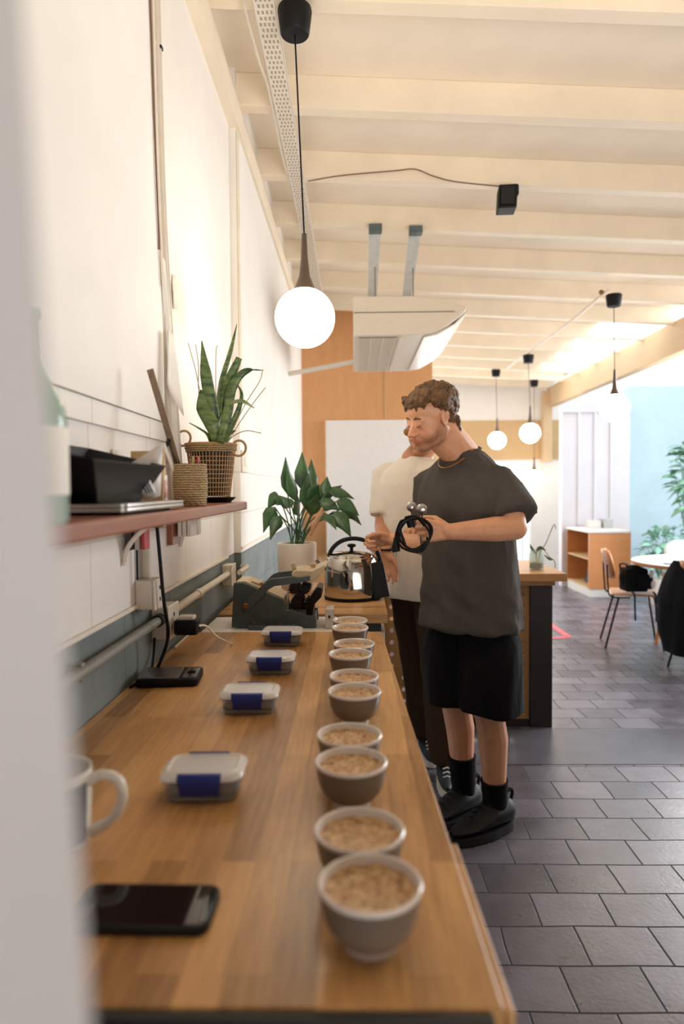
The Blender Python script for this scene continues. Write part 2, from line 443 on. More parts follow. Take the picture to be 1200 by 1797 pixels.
def m_skin(name, base, head_M=None, stubble=None):
    t = NT(name); c = srgb(*base); n = t.noise(40, 4)
    col = t.ramp(n, [(.3, tuple(x * f for x, f in zip(c[:3], (.93, .88, .86))) + (1,)), (.7, c)])
    t.set(Roughness=.5); t.b.inputs['Subsurface Weight'].default_value = .12; t.b.inputs['Subsurface Radius'].default_value = (.012, .005, .003)
    def blob(col, centre, rad, colour, amt, nz=0):
        vm = t.n('ShaderNodeVectorMath', operation='DISTANCE'); t.l(t.obj(), vm.inputs[0]); vm.inputs[1].default_value = centre
        mr = t.n('ShaderNodeMapRange'); mr.inputs[1].default_value = rad; mr.inputs[2].default_value = rad * .45
        mr.inputs[3].default_value = 0; mr.inputs[4].default_value = amt; mr.clamp = True
        t.l(vm.outputs['Value'], mr.inputs[0]); f = mr.outputs[0]
        if nz: f = t.math('MULTIPLY', f, t.math('MULTIPLY_ADD', t.noise(nz, 1), .6, .6))
        return t.mix(f, col, srgb(*colour))
    for b in (stubble or []): col = blob(col, *b)
    t.set(Base_Color=col); t.bump(t.noise(160, 4), .12, .002); return t.m

M['brown_cable'] = mat('brown_cable', (120, 88, 66), .6)
# ------------------------------------------------------------------ the room
def zb(x): return 3.15 - .057 * (x + .56)            # underside of the joists
struct('floor', MB().box2((-.75, -2.7, -.1), (6.6, 3.315, 0)), M['floor'])
struct('floor', MB().box2((-.75, 3.315, -.1), (6.6, 3.80, .002)), M['floor_smooth'])
struct('floor', MB().box2((-.75, 3.80, -.1), (6.6, 12.6, 0)), M['floor'])
struct('wall_left', MB().box2((-.72, -2.6, 0), (-.56, 3.12, 3.4)), M['wall'])
struct('wall_left', MB().box2((-.72, 3.12, 0), (-.53, 7.05, 3.4)), M['wall'])
struct('wall_back', MB().box2((-.72, -2.75, 0), (3.2, -2.6, 3.4)), M['white_wall'])
struct('wall_near', MB().prism([(-.56, 0), (-.027, 0), (-.172, 3.2), (-.56, 3.2)], .14, .20, lambda u, v, h: (u, h, v)), M['partition'])
struct('wall_right', MB().box2((3.25, -2.75, 0), (3.4, 3.4, 3.1)), M['white_wall'])  # unseen wall added to keep side daylight off the near room
struct('wall_far', MB().box2((-.53, 6.9, 0), (.80, 7.05, 3.3)), M['plywood'])
w = MB().box2((.6, 11, 1.8), (3.8, 11.15, 3.3)).box2((2.87, 11, 0), (3.8, 11.15, 1.8)).box2((.6, 11, 0), (1.3, 11.15, 1.8))
struct('wall_far', w, M['white_wall'])
struct('wall_blue', MB().box2((3.80, 9.45, 0), (6.6, 9.6, 2.77)), M['blue_wall'])
w = MB().box2((2.87, 9.36, 0), (3.80, 9.5, 2.5))
for x in (3.08, 3.30, 3.52): w.box2((x, 9.335, .85), (x + .035, 9.37, 2.48))
w.box2((2.87, 9.33, 2.4), (3.8, 9.37, 2.52))
struct('wall_right', w, M['facade'])
struct('trim_1', MB().box2((1.15, 10.97, 1.83), (3.34, 11.0, 2.46)), M['ply_light'])
struct('trim_2', MB().box2((-.56, .20, 1.575), (-.543, 1.93, 3.2)), M['white_wall'])
struct('trim_3', MB().box2((-.56, .20, 1.522), (-.550, 1.99, 1.573)), M['wall'])
struct('trim_4', MB().box2((-.56, .20, 1.079), (-.552, 2.93, 1.090)), M['trimwhite'], .002)
struct('trim_5', MB().box2((-.56, -2.5, 3.03), (-.515, 6.9, 3.15)), M['joist'])
struct('trim_6', MB().box2((-.53, 3.12, 1.10), (-.523, 6.9, 1.112)), M['trimwhite'])
struct('trim_7', MB().box2((3.0, 10.75, 1.78), (3.14, 10.9, 2.9)), M['beam'])
# ceiling boards (a sloping deck with a skylight opening beyond the plywood wall)
def deck(x0, x1, y0, y1):
    z0, z1 = zb(x0) + .15, zb(x1) + .15
    return [(x0, y0, z0), (x1, y0, z1), (x1, y1, z1), (x0, y1, z0), (x0, y0, z0 + .06), (x1, y0, z1 + .06), (x1, y1, z1 + .06), (x0, y1, z0 + .06)]
FB = [(0, 3, 2, 1), (4, 5, 6, 7), (0, 1, 5, 4), (1, 2, 6, 5), (2, 3, 7, 6), (3, 0, 4, 7)]
c = MB()
for q in ((-.72, 3.25, -2.75, 6.4), (-.72, 2.62, 6.4, 11.1), (2.62, 3.25, 9.9, 11.1), (2.62, 3.25, 6.4, 6.9)): c.add(deck(*q), FB)
struct('ceiling', c, M['ceiling'])
k0 = 8
for k in range(-7, 13):
    y1 = 2.53 + .69 * k; y0 = y1 - .07; x0, x1 = -.56, 3.1
    j = MB().add([(x0, y0, zb(x0)), (x1, y0, zb(x1)), (x1, y1, zb(x1)), (x0, y1, zb(x0)),
                  (x0, y0, zb(x0) + .15), (x1, y0, zb(x1) + .15), (x1, y1, zb(x1) + .15), (x0, y1, zb(x0) + .15)], FB)
    struct('trim_%d' % k0, j, M['joist'], .004); k0 += 1
struct('trim_%d' % k0, MB().box2((3.1, -2.6, 2.66), (3.22, 10.9, 2.97)), M['beam'], .006)

# ------------------------------------------------------------------ main counter
ZC = .90
a, b = on(406, 1113, ZC), on(669, 1108, ZC)
nr = on(888, 1772, ZC); nl_y = nr.y
b.z = nr.z = ZC
YF = b.y
ct = thing('wooden_counter', 'long oiled butcher-block counter along the left wall carrying the row of bowls', 'counter', (-.22, 1.4, 0))
s = MB().prism([(-.558, nr.y), (nr.x, nr.y), (b.x, YF), (-.558, YF)], ZC - .035, ZC, lambda u, v, h: (u, v, h))
s.build('worktop', M['counter'], ct, False, .003)
s = MB().prism([(-.55, nr.y + .02), (nr.x - .03, nr.y + .02), (b.x - .03, YF - .02), (-.55, YF - .02)], 0.0, ZC - .036, lambda u, v, h: (u, v, h))
s.build('base_cabinet', M['cab_dark'], ct, False, .003)
kx = lambda y: nr.x + (b.x - nr.x) * (y - nr.y) / (YF - nr.y)
s = MB().prism([(kx(nr.y), nr.y), (kx(nr.y) + .009, nr.y), (kx(.90) + .009, .90), (kx(.90), .90)], ZC - .05, ZC - .003, lambda u, v, h: (u, v, h))
s.build('edge_strip', M['counter'], ct, False, .002)
MB().box2((-.55, nr.y - .012, .60), (nr.x - .012, nr.y - .0005, ZC - .002)).build('end_shade_panel', M['cab_dark'], ct, False, .002)  # dark panel stands in for the shade on the near end face

# ------------------------------------------------------------------ far counter
c2 = thing('second_counter', 'wood-topped white counter behind the machine, under kettle and potted lily', 'counter', (-.2, 3.0, 0))
MB().box2((-.529, 2.56, .862), (.125, 3.42, .90)).build('worktop', M['counter_x'], c2, False, .003)
MB().box2((-.52, 2.59, .82), (.10, 3.40, .861)).build('shade_strip', M['cab_dark'], c2, False)  # dark strip put in for the shadow under the worktop
MB().box2((-.52, 2.60, 0), (.115, 3.40, .819)).build('cabinet_body', M['cab_white'], c2, False, .003)
MB().box2((-.50, 2.585, .05), (-.19, 2.599, .80)).build('door', M['cab_white'], c2, False, .004)
MB().box2((-.18, 2.585, .05), (.105, 2.599, .80)).build('door', M['cab_white'], c2, False, .004)
st = thing('machine_stand', 'low grey-white stand in the gap between both counters, under the old machine', 'stand', (-.3, 2.4, 0))
MB().box2((-.53, 2.26, .865), (-.07, 2.545, .893)).build('top', M['cab_white'], st, False, .003)
MB().box2((-.52, 2.28, 0), (-.09, 2.53, .864)).build('body', M['cab_white'], st, False, .003)
cb = thing('white_card_box', 'small upright white box beside the old machine at the counter end', 'box', (-.085, 2.35, .893))
MB().box2((-.105, 2.32, .8935), (-.075, 2.40, .962)).build('carton', M['cab_white'], cb, False, .003)
MB().ell((-.09, 2.3195, .935), (.004, .001, .006)).build('punched_hole', M['cab_dark'], cb)

# ------------------------------------------------------------------ bowls
ZR = ZC + .065
BOWLS = [(649, 1546), (631, 1457), (616, 1334), (613, 1290), (622, 1212), (621, 1186), (615, 1146), (620.5, 1130), (614, 1100), (614, 1089)]
LB = ['nearest of the ten bowls of coffee on the counter', 'second bowl of coffee from the camera, its rim behind the nearest one',
      'third bowl of coffee from the camera, front of the second pair', 'fourth bowl of coffee from the camera, rear of the second pair',
      'fifth bowl of coffee, front one of the middle pair', 'sixth bowl of coffee, rear one of the middle pair',
      'seventh bowl of coffee from the camera, front of the fourth pair', 'eighth bowl of coffee from the camera, rear of the fourth pair',
      'ninth bowl of coffee, front one of the farthest pair', 'farthest bowl of coffee, at the counter end before the kettle']
bw = thing('cupping_bowl', 'x', 'bowl', (0, 0, 0), 0, 'row of coffee cupping bowls')
prof = [(.0, .008), (.022, .008), (.024, .0), (.027, .0), (.028, .008), (.037, .013), (.045, .022), (.0498, .034), (.0525, .048), (.0540, .0605)]
MB().lathe(prof, seg=56).build('body', M['bowl'], bw, local=True)
MB().lathe([(.0535, .0603), (.0552, .0625), (.0552, .0655), (.0536, .067), (.0515, .066), (.0500, .062), (.0485, .052)], seg=56).build('rim', M['rim'], bw, local=True)
MB().lathe([(.0235, -.0), (.0285, .0), (.0292, .0085), (.0242, .009)], seg=40, ).build('foot', M['rim'], bw, local=True)
cr = MB(); rings = []
for i in range(15):
    r = .0497 * i / 14; row = []
    for j in range(64):
        a_ = 2 * PI * j / 64; x, y = r * math.cos(a_), r * math.sin(a_)
        z = .0545 + .0022 * noise.noise(Vector((x * 140, y * 140, 3))) + .0018 * noise.noise(Vector((x * 60, y * 60, 9))) + (.0025 * (i / 14) ** 6)
        row.append(Vector((x, y, z)))
    rings.append(row)
cr.loft(rings, caps=False).build('coffee_crust', M['crust'], bw, local=True)
bp_ = [on(px, py, ZR) for px, py in BOWLS]
for i in range(0, 10, 2):
    c_ = (bp_[i] + bp_[i + 1]) / 2; d_ = (bp_[i + 1] - bp_[i]).normalized(); bp_[i] = c_ - d_ * .0558; bp_[i + 1] = c_ + d_ * .0558
for i, (p, lb) in enumerate(zip(bp_, LB)):
    p.z = ZC
    if i == 0:
        bw.matrix_basis = Matrix.Translation(p); bw['label'] = 'white-rimmed taupe bowl, ' + lb
    else: dup(bw, p, i * 1.1, 'white-rimmed bowl, ' + lb)

# ------------------------------------------------------------------ clip-lid boxes
bx_ = thing('clip_lid_box', 'x', 'food box', (0, 0, 0), 0, 'clear clip-lid boxes of coffee beans')
def rr(w, d, r, z, seg=5):
    pts = []
    for cx, cy, a0 in ((w / 2 - r, d / 2 - r, 0), (-w / 2 + r, d / 2 - r, 90), (-w / 2 + r, -d / 2 + r, 180), (w / 2 - r, -d / 2 + r, 270)):
        for k in range(seg + 1):
            q = R(a0 + 90 * k / seg); pts.append(Vector((cx + r * math.cos(q), cy + r * math.sin(q), z)))
    return pts
MB().loft([rr(.104, .070, .014, 0), rr(.108, .074, .015, .003), rr(.117, .083, .018, .026), rr(.124, .090, .02, .029), rr(.124, .090, .02, .033), rr(.112, .078, .016, .033), rr(.104, .070, .014, .004)], caps=True).build('tub', M['clear'], bx_, local=True)
MB().loft([rr(.122, .088, .02, .0335), rr(.122, .088, .02, .0355)]).build('seal', M['blue_clip'], bx_, local=True)
MB().loft([rr(.127, .093, .02, .036), rr(.129, .095, .021, .039), rr(.124, .090, .02, .0445), rr(.110, .074, .016, .0485), rr(.106, .070, .014, .0485), rr(.102, .066, .013, .0465)]).build('lid', M['lid_clear'], bx_, local=True)
for sgn in (-1, 1):
    q = MB(); g = []
    prof = [(.0415, .0475), (.0465, .0465), (.0495, .040), (.0485, .028), (.0455, .019), (.0448, .015)]
    for y_, z_ in prof: 
        w_ = .066 if z_ > .03 else .060
        g.append([Vector((w_ * (k / 8 - .5), -y_ * 1.0 * -sgn + 0 * k, z_)) for k in range(9)])
    q.sheet(g); cl = q.build('clip', M['blue_clip'], bx_, local=True, solid=.0028)
bn = MB().loft([rr(.100, .066, .013, .004), rr(.110, .076, .015, .014), rr(.104, .070, .014, .0175)])
tag(bn.build('coffee_beans', M['coffee_beans'], bx_, local=True), kind='stuff')
for i, (x, y, rz, lb) in enumerate([(-.240, 1.045, 2, 'clear clip-lid box with blue clips, nearest of the four'), (-.231, 1.447, 1, 'clear clip-lid box with blue clips, second from the camera'),
                               (-.222, 1.752, 0, 'clear clip-lid box with blue clips, third from the camera'), (-.226, 2.065, -1, 'clear clip-lid box with blue clips, farthest, before the old machine')]):
    p = Vector((x, y, ZC))
    if i == 0: bx_.matrix_basis = Matrix.Translation(p) @ Matrix.Rotation(R(rz), 4, 'Z'); bx_['label'] = lb
    else: dup(bx_, p, R(rz), lb)

# ------------------------------------------------------------------ phone, mug, small scale
ph = thing('smartphone', 'black smartphone lying face up at the near end of the counter', 'phone', (-.240, .742, ZC), R(-1))
MB().rbox((0, 0, .0055), (.158, .079, .011), .013).build('case', M['black_soft'], ph, local=True)
t = NT('phone_glass'); t.set(Base_Color=(.006, .006, .008, 1), Roughness=.05); M['screen'] = t.m
MB().rbox((0, 0, .0113), (.150, .071, .001), .010).build('screen', M['screen'], ph, local=True)
MB().rbox((-.064, 0, .0120), (.004, .012, .0006), .0018).build('camera_hole', M['black'], ph, local=True)

mg = thing('mug', 'white mug with dark green picture, cut off by the pale wall at left', 'mug', (-.405, .880, ZC), R(4))
MB().lathe([(0, .003), (.030, .003), (.033, 0), (.037, .003), (.0405, .012), (.042, .05), (.0435, .094), (.0432, .0965), (.0405, .0955), (.039, .05), (.036, .010), (0, .008)], seg=56).build('cup', M['mug'], mg, local=True)
hp = bez([(.0405, 0, .082), (.058, 0, .088), (.076, 0, .080), (.080, 0, .058), (.068, 0, .034), (.042, 0, .018)], 8)
MB().tube(hp, [.0062 if 3 < i < len(hp) - 4 else .0075 for i in range(len(hp))], 14).build('handle', M['mug'], mg, local=True)
t = NT('mug_print'); n = t.noise(34, 5, None, .7, (1, 1, 1.6))
t.set(Base_Color=t.ramp(n, [(.50, srgb(20, 28, 28)), (.58, srgb(84, 96, 92)), (.66, srgb(190, 186, 172))]), Roughness=.2); M['print'] = t.m
g = [[Vector((.0428 * math.cos(q) + .0006 * math.cos(q), .0434 * math.sin(q), z * .001)) * 1 for q in [R(-112 + 98 * k / 16) for k in range(17)]] for z in (14, 30, 50, 68, 84)]
for row, rad in zip(g, (.0413, .0420, .0427, .0432, .0436)):
    for k, v in enumerate(row):
        q = R(-112 + 98 * k / 16); v.x, v.y = rad * math.cos(q), rad * math.sin(q)
MB().sheet(g).build('printed_picture', M['print'], mg, local=True)

mg.scale = (1.12, 1.12, 1.12)
scl = thing('digital_scale', 'small black digital scale with steel plate at the wall side of the counter', 'scale', (-.465, 1.665, ZC), R(5))
MB().rbox((0, 0, .010), (.150, .115, .020), .012).build('body', M['black'], scl, local=True)
MB().rbox((-.022, 0, .0215), (.098, .098, .003), .006).build('weighing_plate', M['steel'], scl, local=True)
MB().rbox((.053, 0, .0205), (.034, .085, .0014), .006).build('control_panel', M['steel'], scl, local=True)
MB().rbox((.053, .01, .0216), (.020, .045, .0014), .002).build('display', M['screen'], scl, local=True)
for k in (-.028, -.017): MB().lathe([(0, .0212), (.004, .0212), (.004, .0224), (0, .0226)], (.053, k - .006, 0), 16).build('button', M['black_soft'], scl, local=True)

# ------------------------------------------------------------------ conduit, sockets, cables on the left wall
def sbox(name, x0, x1, y0, y1, z0, z1, label, cat='socket', screws=True):
    o = thing(name, label, cat, (x0, (y0 + y1) / 2, (z0 + z1) / 2))
    MB().box2((x0, y0, z0), (x1 - .008, y1, z1)).build('back_box', M['plastic_white'], o, False, .004)
    MB().box2((x1 - .0075, y0 - .002, z0 - .002), (x1, y1 + .002, z1 + .002)).build('face_plate', M['plastic_white'], o, False, .003)
    if screws:
        for dz in (.3, .7):
            MB().box2((x1, (y0 + y1) / 2 - .004, z0 + (z1 - z0) * dz - .005), (x1 + .0012, (y0 + y1) / 2 + .004, z0 + (z1 - z0) * dz + .005)).build('slot', M['black'], o, False)
    return o
sbox('junction_box', -.5595, -.507, 1.69, 1.77, 1.075, 1.150, 'white junction box on the wall below the shelf, upper of two boxes')
sbox('wall_socket', -.5595, -.510, 1.82, 1.925, .968, 1.058, 'white socket box with black charger plugged in, above the counter')
sbox('wall_socket', -.5595, -.515, 2.80, 2.89, .975, 1.062, 'cream socket box at the far end of the wall pipe', screws=False)
pp = thing('conduit_pipe', 'grey painted conduit pipe running along the wall above the counter, near length', 'pipe', (-.54, 1.2, 1.03))
MB().tube([(-.534, .205, 1.026), (-.534, 1.795, 1.026)], .0125, 14).build('tube', M['pipe_grey'], pp)
MB().tube([(-.534, 1.79, 1.026), (-.534, 1.822, 1.026)], .017, 14).build('collar', M['black_soft'], pp)
MB().box2((-.5598, 1.28, 1.008), (-.53, 1.30, 1.044)).build('clamp', M['pipe_grey'], pp, False, .003)
pp = thing('conduit_pipe', 'cream conduit pipe on the wall between the two socket boxes', 'pipe', (-.54, 2.3, 1.03))
MB().tube([(-.534, 1.926, 1.026), (-.534, 2.80, 1.026)], .0125, 14).build('tube', M['pipe'], pp)
MB().tube([(-.534, 2.25, 1.026), (-.534, 2.30, 1.026)], .0155, 14).build('collar', M['pipe'], pp)
pp = thing('conduit_pipe', 'short vertical conduit from the shelf down to the junction box', 'pipe', (-.55, 1.73, 1.2))
MB().tube([(-.545, 1.74, 1.151), (-.545, 1.74, 1.314)], .0125, 14).build('tube', M['pipe'], pp)
tag(MB().tube([(-.5555, 1.70, 1.151), (-.5555, 1.70, 1.314)], .003, 8).build('thin_cable', M['black']), 'thin dark cable beside the short conduit under the shelf', 'cable')
pp = thing('conduit_pipe', 'thin white stub pipe leaving the cream socket box', 'pipe', (-.5, 2.9, 1.03))
MB().tube([(-.50, 2.892, 1.02), (-.50, 3.10, 1.02)], .011, 12).build('tube', M['plastic_white'], pp)
MB().tube([(-.50, 3.08, 1.02), (-.50, 3.10, 1.02), (-.528, 3.12, 1.02)], .0125, 12).build('elbow', M['plastic_white'], pp)
ch = thing('charger_plug', 'black mains charger with white top plugged in above the counter', 'charger', (-.47, 1.86, 1.0))
MB().rbox((-.470, 1.86, .998), (.066, .05, .040), .010).build('body', M['black'], ch)
MB().rbox((-.470, 1.86, 1.024), (.045, .035, .010), .006).build('label_top', M['plastic_white'], ch)
MB().tube([(-.509, 1.852, .998), (-.499, 1.852, .998)], .004, 8).build('pin', M['steel'], ch)
tag(MB().tube(bez([(-.439, 1.86, 1.0), (-.425, 1.90, .99), (-.41, 1.97, .945), (-.38, 2.05, .9025)]), .003, 8).build('charger_cable', M['paper']), 'thin pale cable trailing from the charger to the counter', 'cable')
tag(MB().tube(bez([(-.505, 1.70, 1.312), (-.500, 1.70, 1.25), (-.492, 1.71, 1.10), (-.490, 1.74, 1.0), (-.51, 1.73, .93), (-.525, 1.72, .906), (-.54, 1.69, .9055), (-.53, 1.66, .9055)]), .0046, 10).build('power_cable', M['black']), 'black cable hanging from the shelf past the sockets to the scale', 'cable')
tag(MB().box2((-.525, 1.67, 1.285), (-.49, 1.72, 1.3135)).build('plug_block', M['black'], None, False, .004), 'small black plug block fixed under the shelf', 'plug')
tag(MB().tube(bez([(-.545, 1.60, .904), (-.535, 1.72, .905), (-.548, 1.80, .93), (-.55, 1.82, .975)]), .0035, 8).build('power_cable', M['black']), 'black cable curling on the counter up to the lower socket box', 'cable')
tag(MB().tube([(-.545, 2.0, .905), (-.545, 2.245, .905)], .004, 8).build('power_cable', M['pipe']), 'pale cable lying along the back of the counter', 'cable')
# cables rising up the wall
def riser(pts, r, m, label, name='cable_duct', cat='cable'):
    tag(MB().tube(bez(pts, 6), r, 12).build(name, m), label, cat)
riser([(-.540, 1.885, 3.03), (-.540, 1.895, 2.6), (-.540, 1.92, 2.2), (-.538, 1.97, 1.8), (-.536, 2.02, 1.45), (-.536, 2.03, 1.345)], .010, M['pipe'], 'thickest of the cream pipes rising up the wall by the snake plant', 'wall_pipe', 'pipe')
riser([(-.545, 1.858, 3.03), (-.545, 1.873, 2.6), (-.545, 1.90, 2.2), (-.543, 1.945, 1.8), (-.541, 1.985, 1.45), (-.541, 2.0, 1.345)], .008, M['pipe'], 'cream pipe rising up the wall, middle one of the bundle', 'wall_pipe', 'pipe')
riser([(-.538, 1.91, 3.03), (-.538, 1.925, 2.6), (-.538, 1.945, 2.2), (-.536, 2.0, 1.8), (-.532, 2.055, 1.45), (-.532, 2.06, 1.345)], .006, M['pipe'], 'slimmest cream pipe of the wall bundle, right-hand edge', 'wall_pipe', 'pipe')
riser([(-.5395, 1.84, 3.03), (-.5395, 1.838, 2.8), (-.5395, 1.852, 2.6), (-.5395, 1.863, 2.4), (-.5395, 1.885, 2.15), (-.5395, 1.89, 2.05)], .0024, M['brown_cable'], 'thin dark cable running up the wall beside the cream pipes', 'wall_cable')
riser([(-.536, 1.850, 3.03), (-.535, 1.856, 2.7), (-.535, 1.866, 2.45), (-.534, 1.880, 2.2), (-.536, 1.91, 1.95)], .0035, M['trimwhite'], 'thin white cable tied against the cream wall pipes', 'wall_cable')
tag(MB().box2((-.546, 1.917, 2.618), (-.5305, 1.934, 2.626)).build('cable_tie', M['black_soft'], None, False), 'small cable tie on the wall pipe bundle', 'tie')
tag(MB().box2((-.5299, 3.06 + .062, 1.78), (-.518, 3.145, 3.02)).build('edge_conduit', M['trimwhite'], None, False, .003), 'slim cream strip running up the wall behind the snake plant', 'conduit')
# loose papers pinned behind the pipes
def paper(name, grid, label, m='paper'):
    o = MB().sheet(grid).build(name, M[m], None, True, solid=.0012); tag(o, label, 'paper'); return o
g = []
for i in range(10):
    z = 2.05 - .062 * i
    g.append([Vector((-.541 + .010 * j / 6 * (1 + i / 9), 1.90 + .010 * i + .020 * j / 6 * (1 if i > 6 else 1), z - .004 * j)) for j in range(7)])
paper('pinned_paper', g, 'long curling cream paper strip hanging by the wall pipes')
g = []
for i in range(8):
    z = 1.83 - .022 * i; c_ = .003 + .005 * i
    g.append([Vector((-.520 + c_ * (j / 6) ** 1.5 * .8, 1.900 + .012 * j * (.6 + .03 * i) - .003 * i, z - .012 * j / 6 * i)) for j in range(7)])
paper('pinned_paper', g, 'white note with curled corner sticking out left of the wall pipes')
g = [[Vector((-.5585 + .002 * i, 2.09 + .016 * j - .004 * i, 2.045 - .022 * i + .003 * j)) for j in range(4)] for i in range(6)]
paper('pinned_paper', g, 'small slanted white paper on the wall right of the pipes, upper one')
g = [[Vector((-.5585 + .003 * i, 2.075 + .014 * j, 1.83 - .018 * i - .002 * j)) for j in range(4)] for i in range(4)]
paper('pinned_paper', g, 'tiny cream paper tab on the wall right of the pipes, lower one')
p = onx(430, 812, -.53)
o = thing('wall_plate', 'cream blank wall plate behind the basket handle', 'switch', (-.53, 3.22, 1.5))
MB().box2((-.5295, 3.14, 1.46), (-.520, 3.28, 1.565)).build('plate', M['trimwhite'], o, False, .004)
MB().box2((-.5198, 3.19, 1.49), (-.517, 3.23, 1.535)).build('rocker', M['trimwhite'], o, False, .002)

# ------------------------------------------------------------------ shelf and what stands on it
ZS = 1.34
sh = thing('wall_shelf', 'reddish wooden shelf fixed to the left wall above the counter', 'shelf', (-.45, 1.2, ZS - .026))
MB().prism([(-.5595, .205), (-.345, .205), (-.352, 2.20), (-.5595, 2.20)], ZS - .026, ZS, lambda u, v, h: (u, v, h)).build('board', M['shelf'], sh, False, .004)
for y in (.9, 1.60, 2.13):
    MB().tube(bez([(-.557, y, ZS - .14), (-.54, y, ZS - .09), (-.49, y, ZS - .045), (-.42, y, ZS - .032)]), .006, 10).build('bracket', M['plastic_white'], sh)
# laptop
lp = thing('laptop', 'closed silver laptop lying on the shelf under the black tray', 'laptop', (-.455, 1.23, ZS), R(0))
MB().rbox((0, 0, .0085), (.195, .36, .007), .012).build('base', M['steel'], lp, local=True)
MB().rbox((0, 0, .0155), (.195, .36, .006), .012).build('lid', M['steel'], lp, local=True)
for x in (-.07, .07):
    for y in (-.14, .14): MB().lathe([(0, 0), (.007, 0), (.006, .005), (0, .005)], (x, y, 0), 14).build('rubber_foot', M['black'], lp, local=True)
ZL = ZS + .0187
# black flared tray with slotted ends
tr = thing('black_tray', 'black flared plastic tray with slotted end standing on the laptop', 'tray', (-.46, 1.22, ZL))
bot = [(-.528, 1.08), (-.415, 1.08), (-.415, 1.30), (-.528, 1.30)]
top = [(-.545, .955, .108), (-.372, .955, .066), (-.378, 1.35, .070), (-.545, 1.37, .108)]
def ringtray(k, off=0.0):
    out = []
    for (x0, y0), (x1, y1, h) in zip(bot, top):
        cx, cy = -.47, 1.21
        x = x0 + (x1 - x0) * k; y = y0 + (y1 - y0) * k
        x += (cx - x) / abs(cx - x) * off; y += (cy - y) / abs(cy - y) * off
        out.append(Vector((x, y, ZL + h * k + (off if k == 0 else 0))))
    return out
MB().loft([ringtray(0), ringtray(.5), ringtray(1), ringtray(1, .004), ringtray(.5, .004), ringtray(0, .004)]).build('body', M['black'], tr, False, .003)
def quad(A, B, C_, D_, u, v): return A.lerp(B, u).lerp(D_.lerp(C_, u), v)
def qsheet(name, q4, m, par, u0=0, u1=1, v0=0, v1=1, off=0.0, solid=.002):
    n_ = (q4[1] - q4[0]).cross(q4[3] - q4[0]).normalized()
    if n_.y > 0: n_ = -n_
    return MB().sheet([[quad(*q4, u0 + (u1 - u0) * i / 3, v0 + (v1 - v0) * j / 3) + n_ * off for j in range(4)] for i in range(4)]).build(name, M[m], par, solid=solid)
q1 = [at(266, 876, 1.33), at(281, 870, 1.36), at(286, 777, 1.37), at(232, 811, 1.33)]
qsheet('end_flap', q1, 'tray_grey', tr)
q2 = [at(254, 876, 1.278), at(277, 870, 1.295), at(248, 811, 1.285), at(226, 820, 1.268)]
qsheet('slotted_panel', q2, 'tray_grey', tr)
for u in (.26, .47, .68): qsheet('slot', q2, 'black', tr, u, u + .10, .14, .80, .0022, .001)
o = thing('papers_stack', 'small white card leaning behind the tray below the wall ledge', 'card', (-.54, 1.60, ZS))
MB().box2((-.558, 1.54, ZS + .001), (-.554, 1.60, ZS + .135)).build('sheet', M['paper'], o, False)
# kraft pouch
kp = thing('paper_pouch', 'small kraft paper pouch with red print behind the woven pot', 'pouch', (-.45, 1.49, ZS))
pts = [[Vector((-.490 + .075 * i / 5, 1.462 + d * (1 - j / 6) ** .7 * .017 * (1 - abs(i / 5 - .5)), ZS + .001 + .112 * j / 6)) for j in range(7)] for i in range(6) for d in (1,)]
MB().loft([[Vector((-.490 + w_, 1.470 + y_, ZS + .001 + h_)) for (w_, y_) in ((0, -t_), (.075, -t_), (.075, t_), (0, t_))] for h_, t_ in ((0, .017), (.04, .016), (.085, .009), (.105, .0025), (.125, .002))]).build('bag', M['ply_light'], kp, False, .002)
MB().sheet([[Vector((-.4145, 1.4565 + .027 * i + (0 if j == 0 else .0), ZS + .012 + .06 * j)) for j in (0, 1)] for i in (0, 1)]).build('label_panel', M['paper'], kp, solid=.001)
t = NT('red_print'); n = t.noise(330, 2)
t.set(Base_Color=t.ramp(n, [(.48, srgb(236, 226, 214)), (.52, srgb(196, 60, 66))]), Roughness=.7); M['redprint'] = t.m
MB().sheet([[Vector((-.4135, 1.459 + .022 * i, ZS + .022 + .040 * j)) for j in (0, 1)] for i in (0, 1)]).build('red_lettering', M['redprint'], kp, solid=.0008)
# woven pot with ruler
def woven(mb, r0, r1, h, n=13, seg=48, amp=.0013):
    rings = []
    N = n * 4
    for i in range(N + 1):
        z = h * i / N; r = r0 + (r1 - r0) * i / N + .004 * math.sin(PI * i / N)
        row = []
        for j in range(seg):
            a_ = 2 * PI * j / seg; ph_ = (i // 4) % 2
            rr_ = r + amp * abs(math.sin(PI * i / 4)) + amp * math.cos(a_ * seg / 4 + ph_ * PI)
            row.append(Vector((rr_ * math.cos(a_), rr_ * math.sin(a_), z)))
        rings.append(row)
    rings.append([Vector((v.x * .9, v.y * .9, h)) for v in rings[-1]])
    rings.append([Vector((v.x * .98, v.y * .98, .006)) for v in rings[-1]])
    return mb.loft(rings)
WB = Vector((-.400, 1.635, ZS))
wb = thing('woven_pot', 'small round woven seagrass pot holding the steel ruler on the shelf', 'basket', WB)
woven(MB(), .035, .0375, .103, seg=64).build('weave', M['weave'], wb, local=True)
rl = thing('steel_ruler', 'old steel ruler standing slanted in the small woven pot', 'ruler', WB + Vector((0, 0, .02)))
pA, pB = at(306, 828, 1.64), at(263, 648, 1.60)
pA = WB + Vector((-.008, .012, .012)); dr = (pB - pA).normalized(); sd = dr.cross(Vector((.3, 1, 0))).normalized()
q = MB()
for s0 in (-1, 1): pass
nn = sd.cross(dr).normalized()
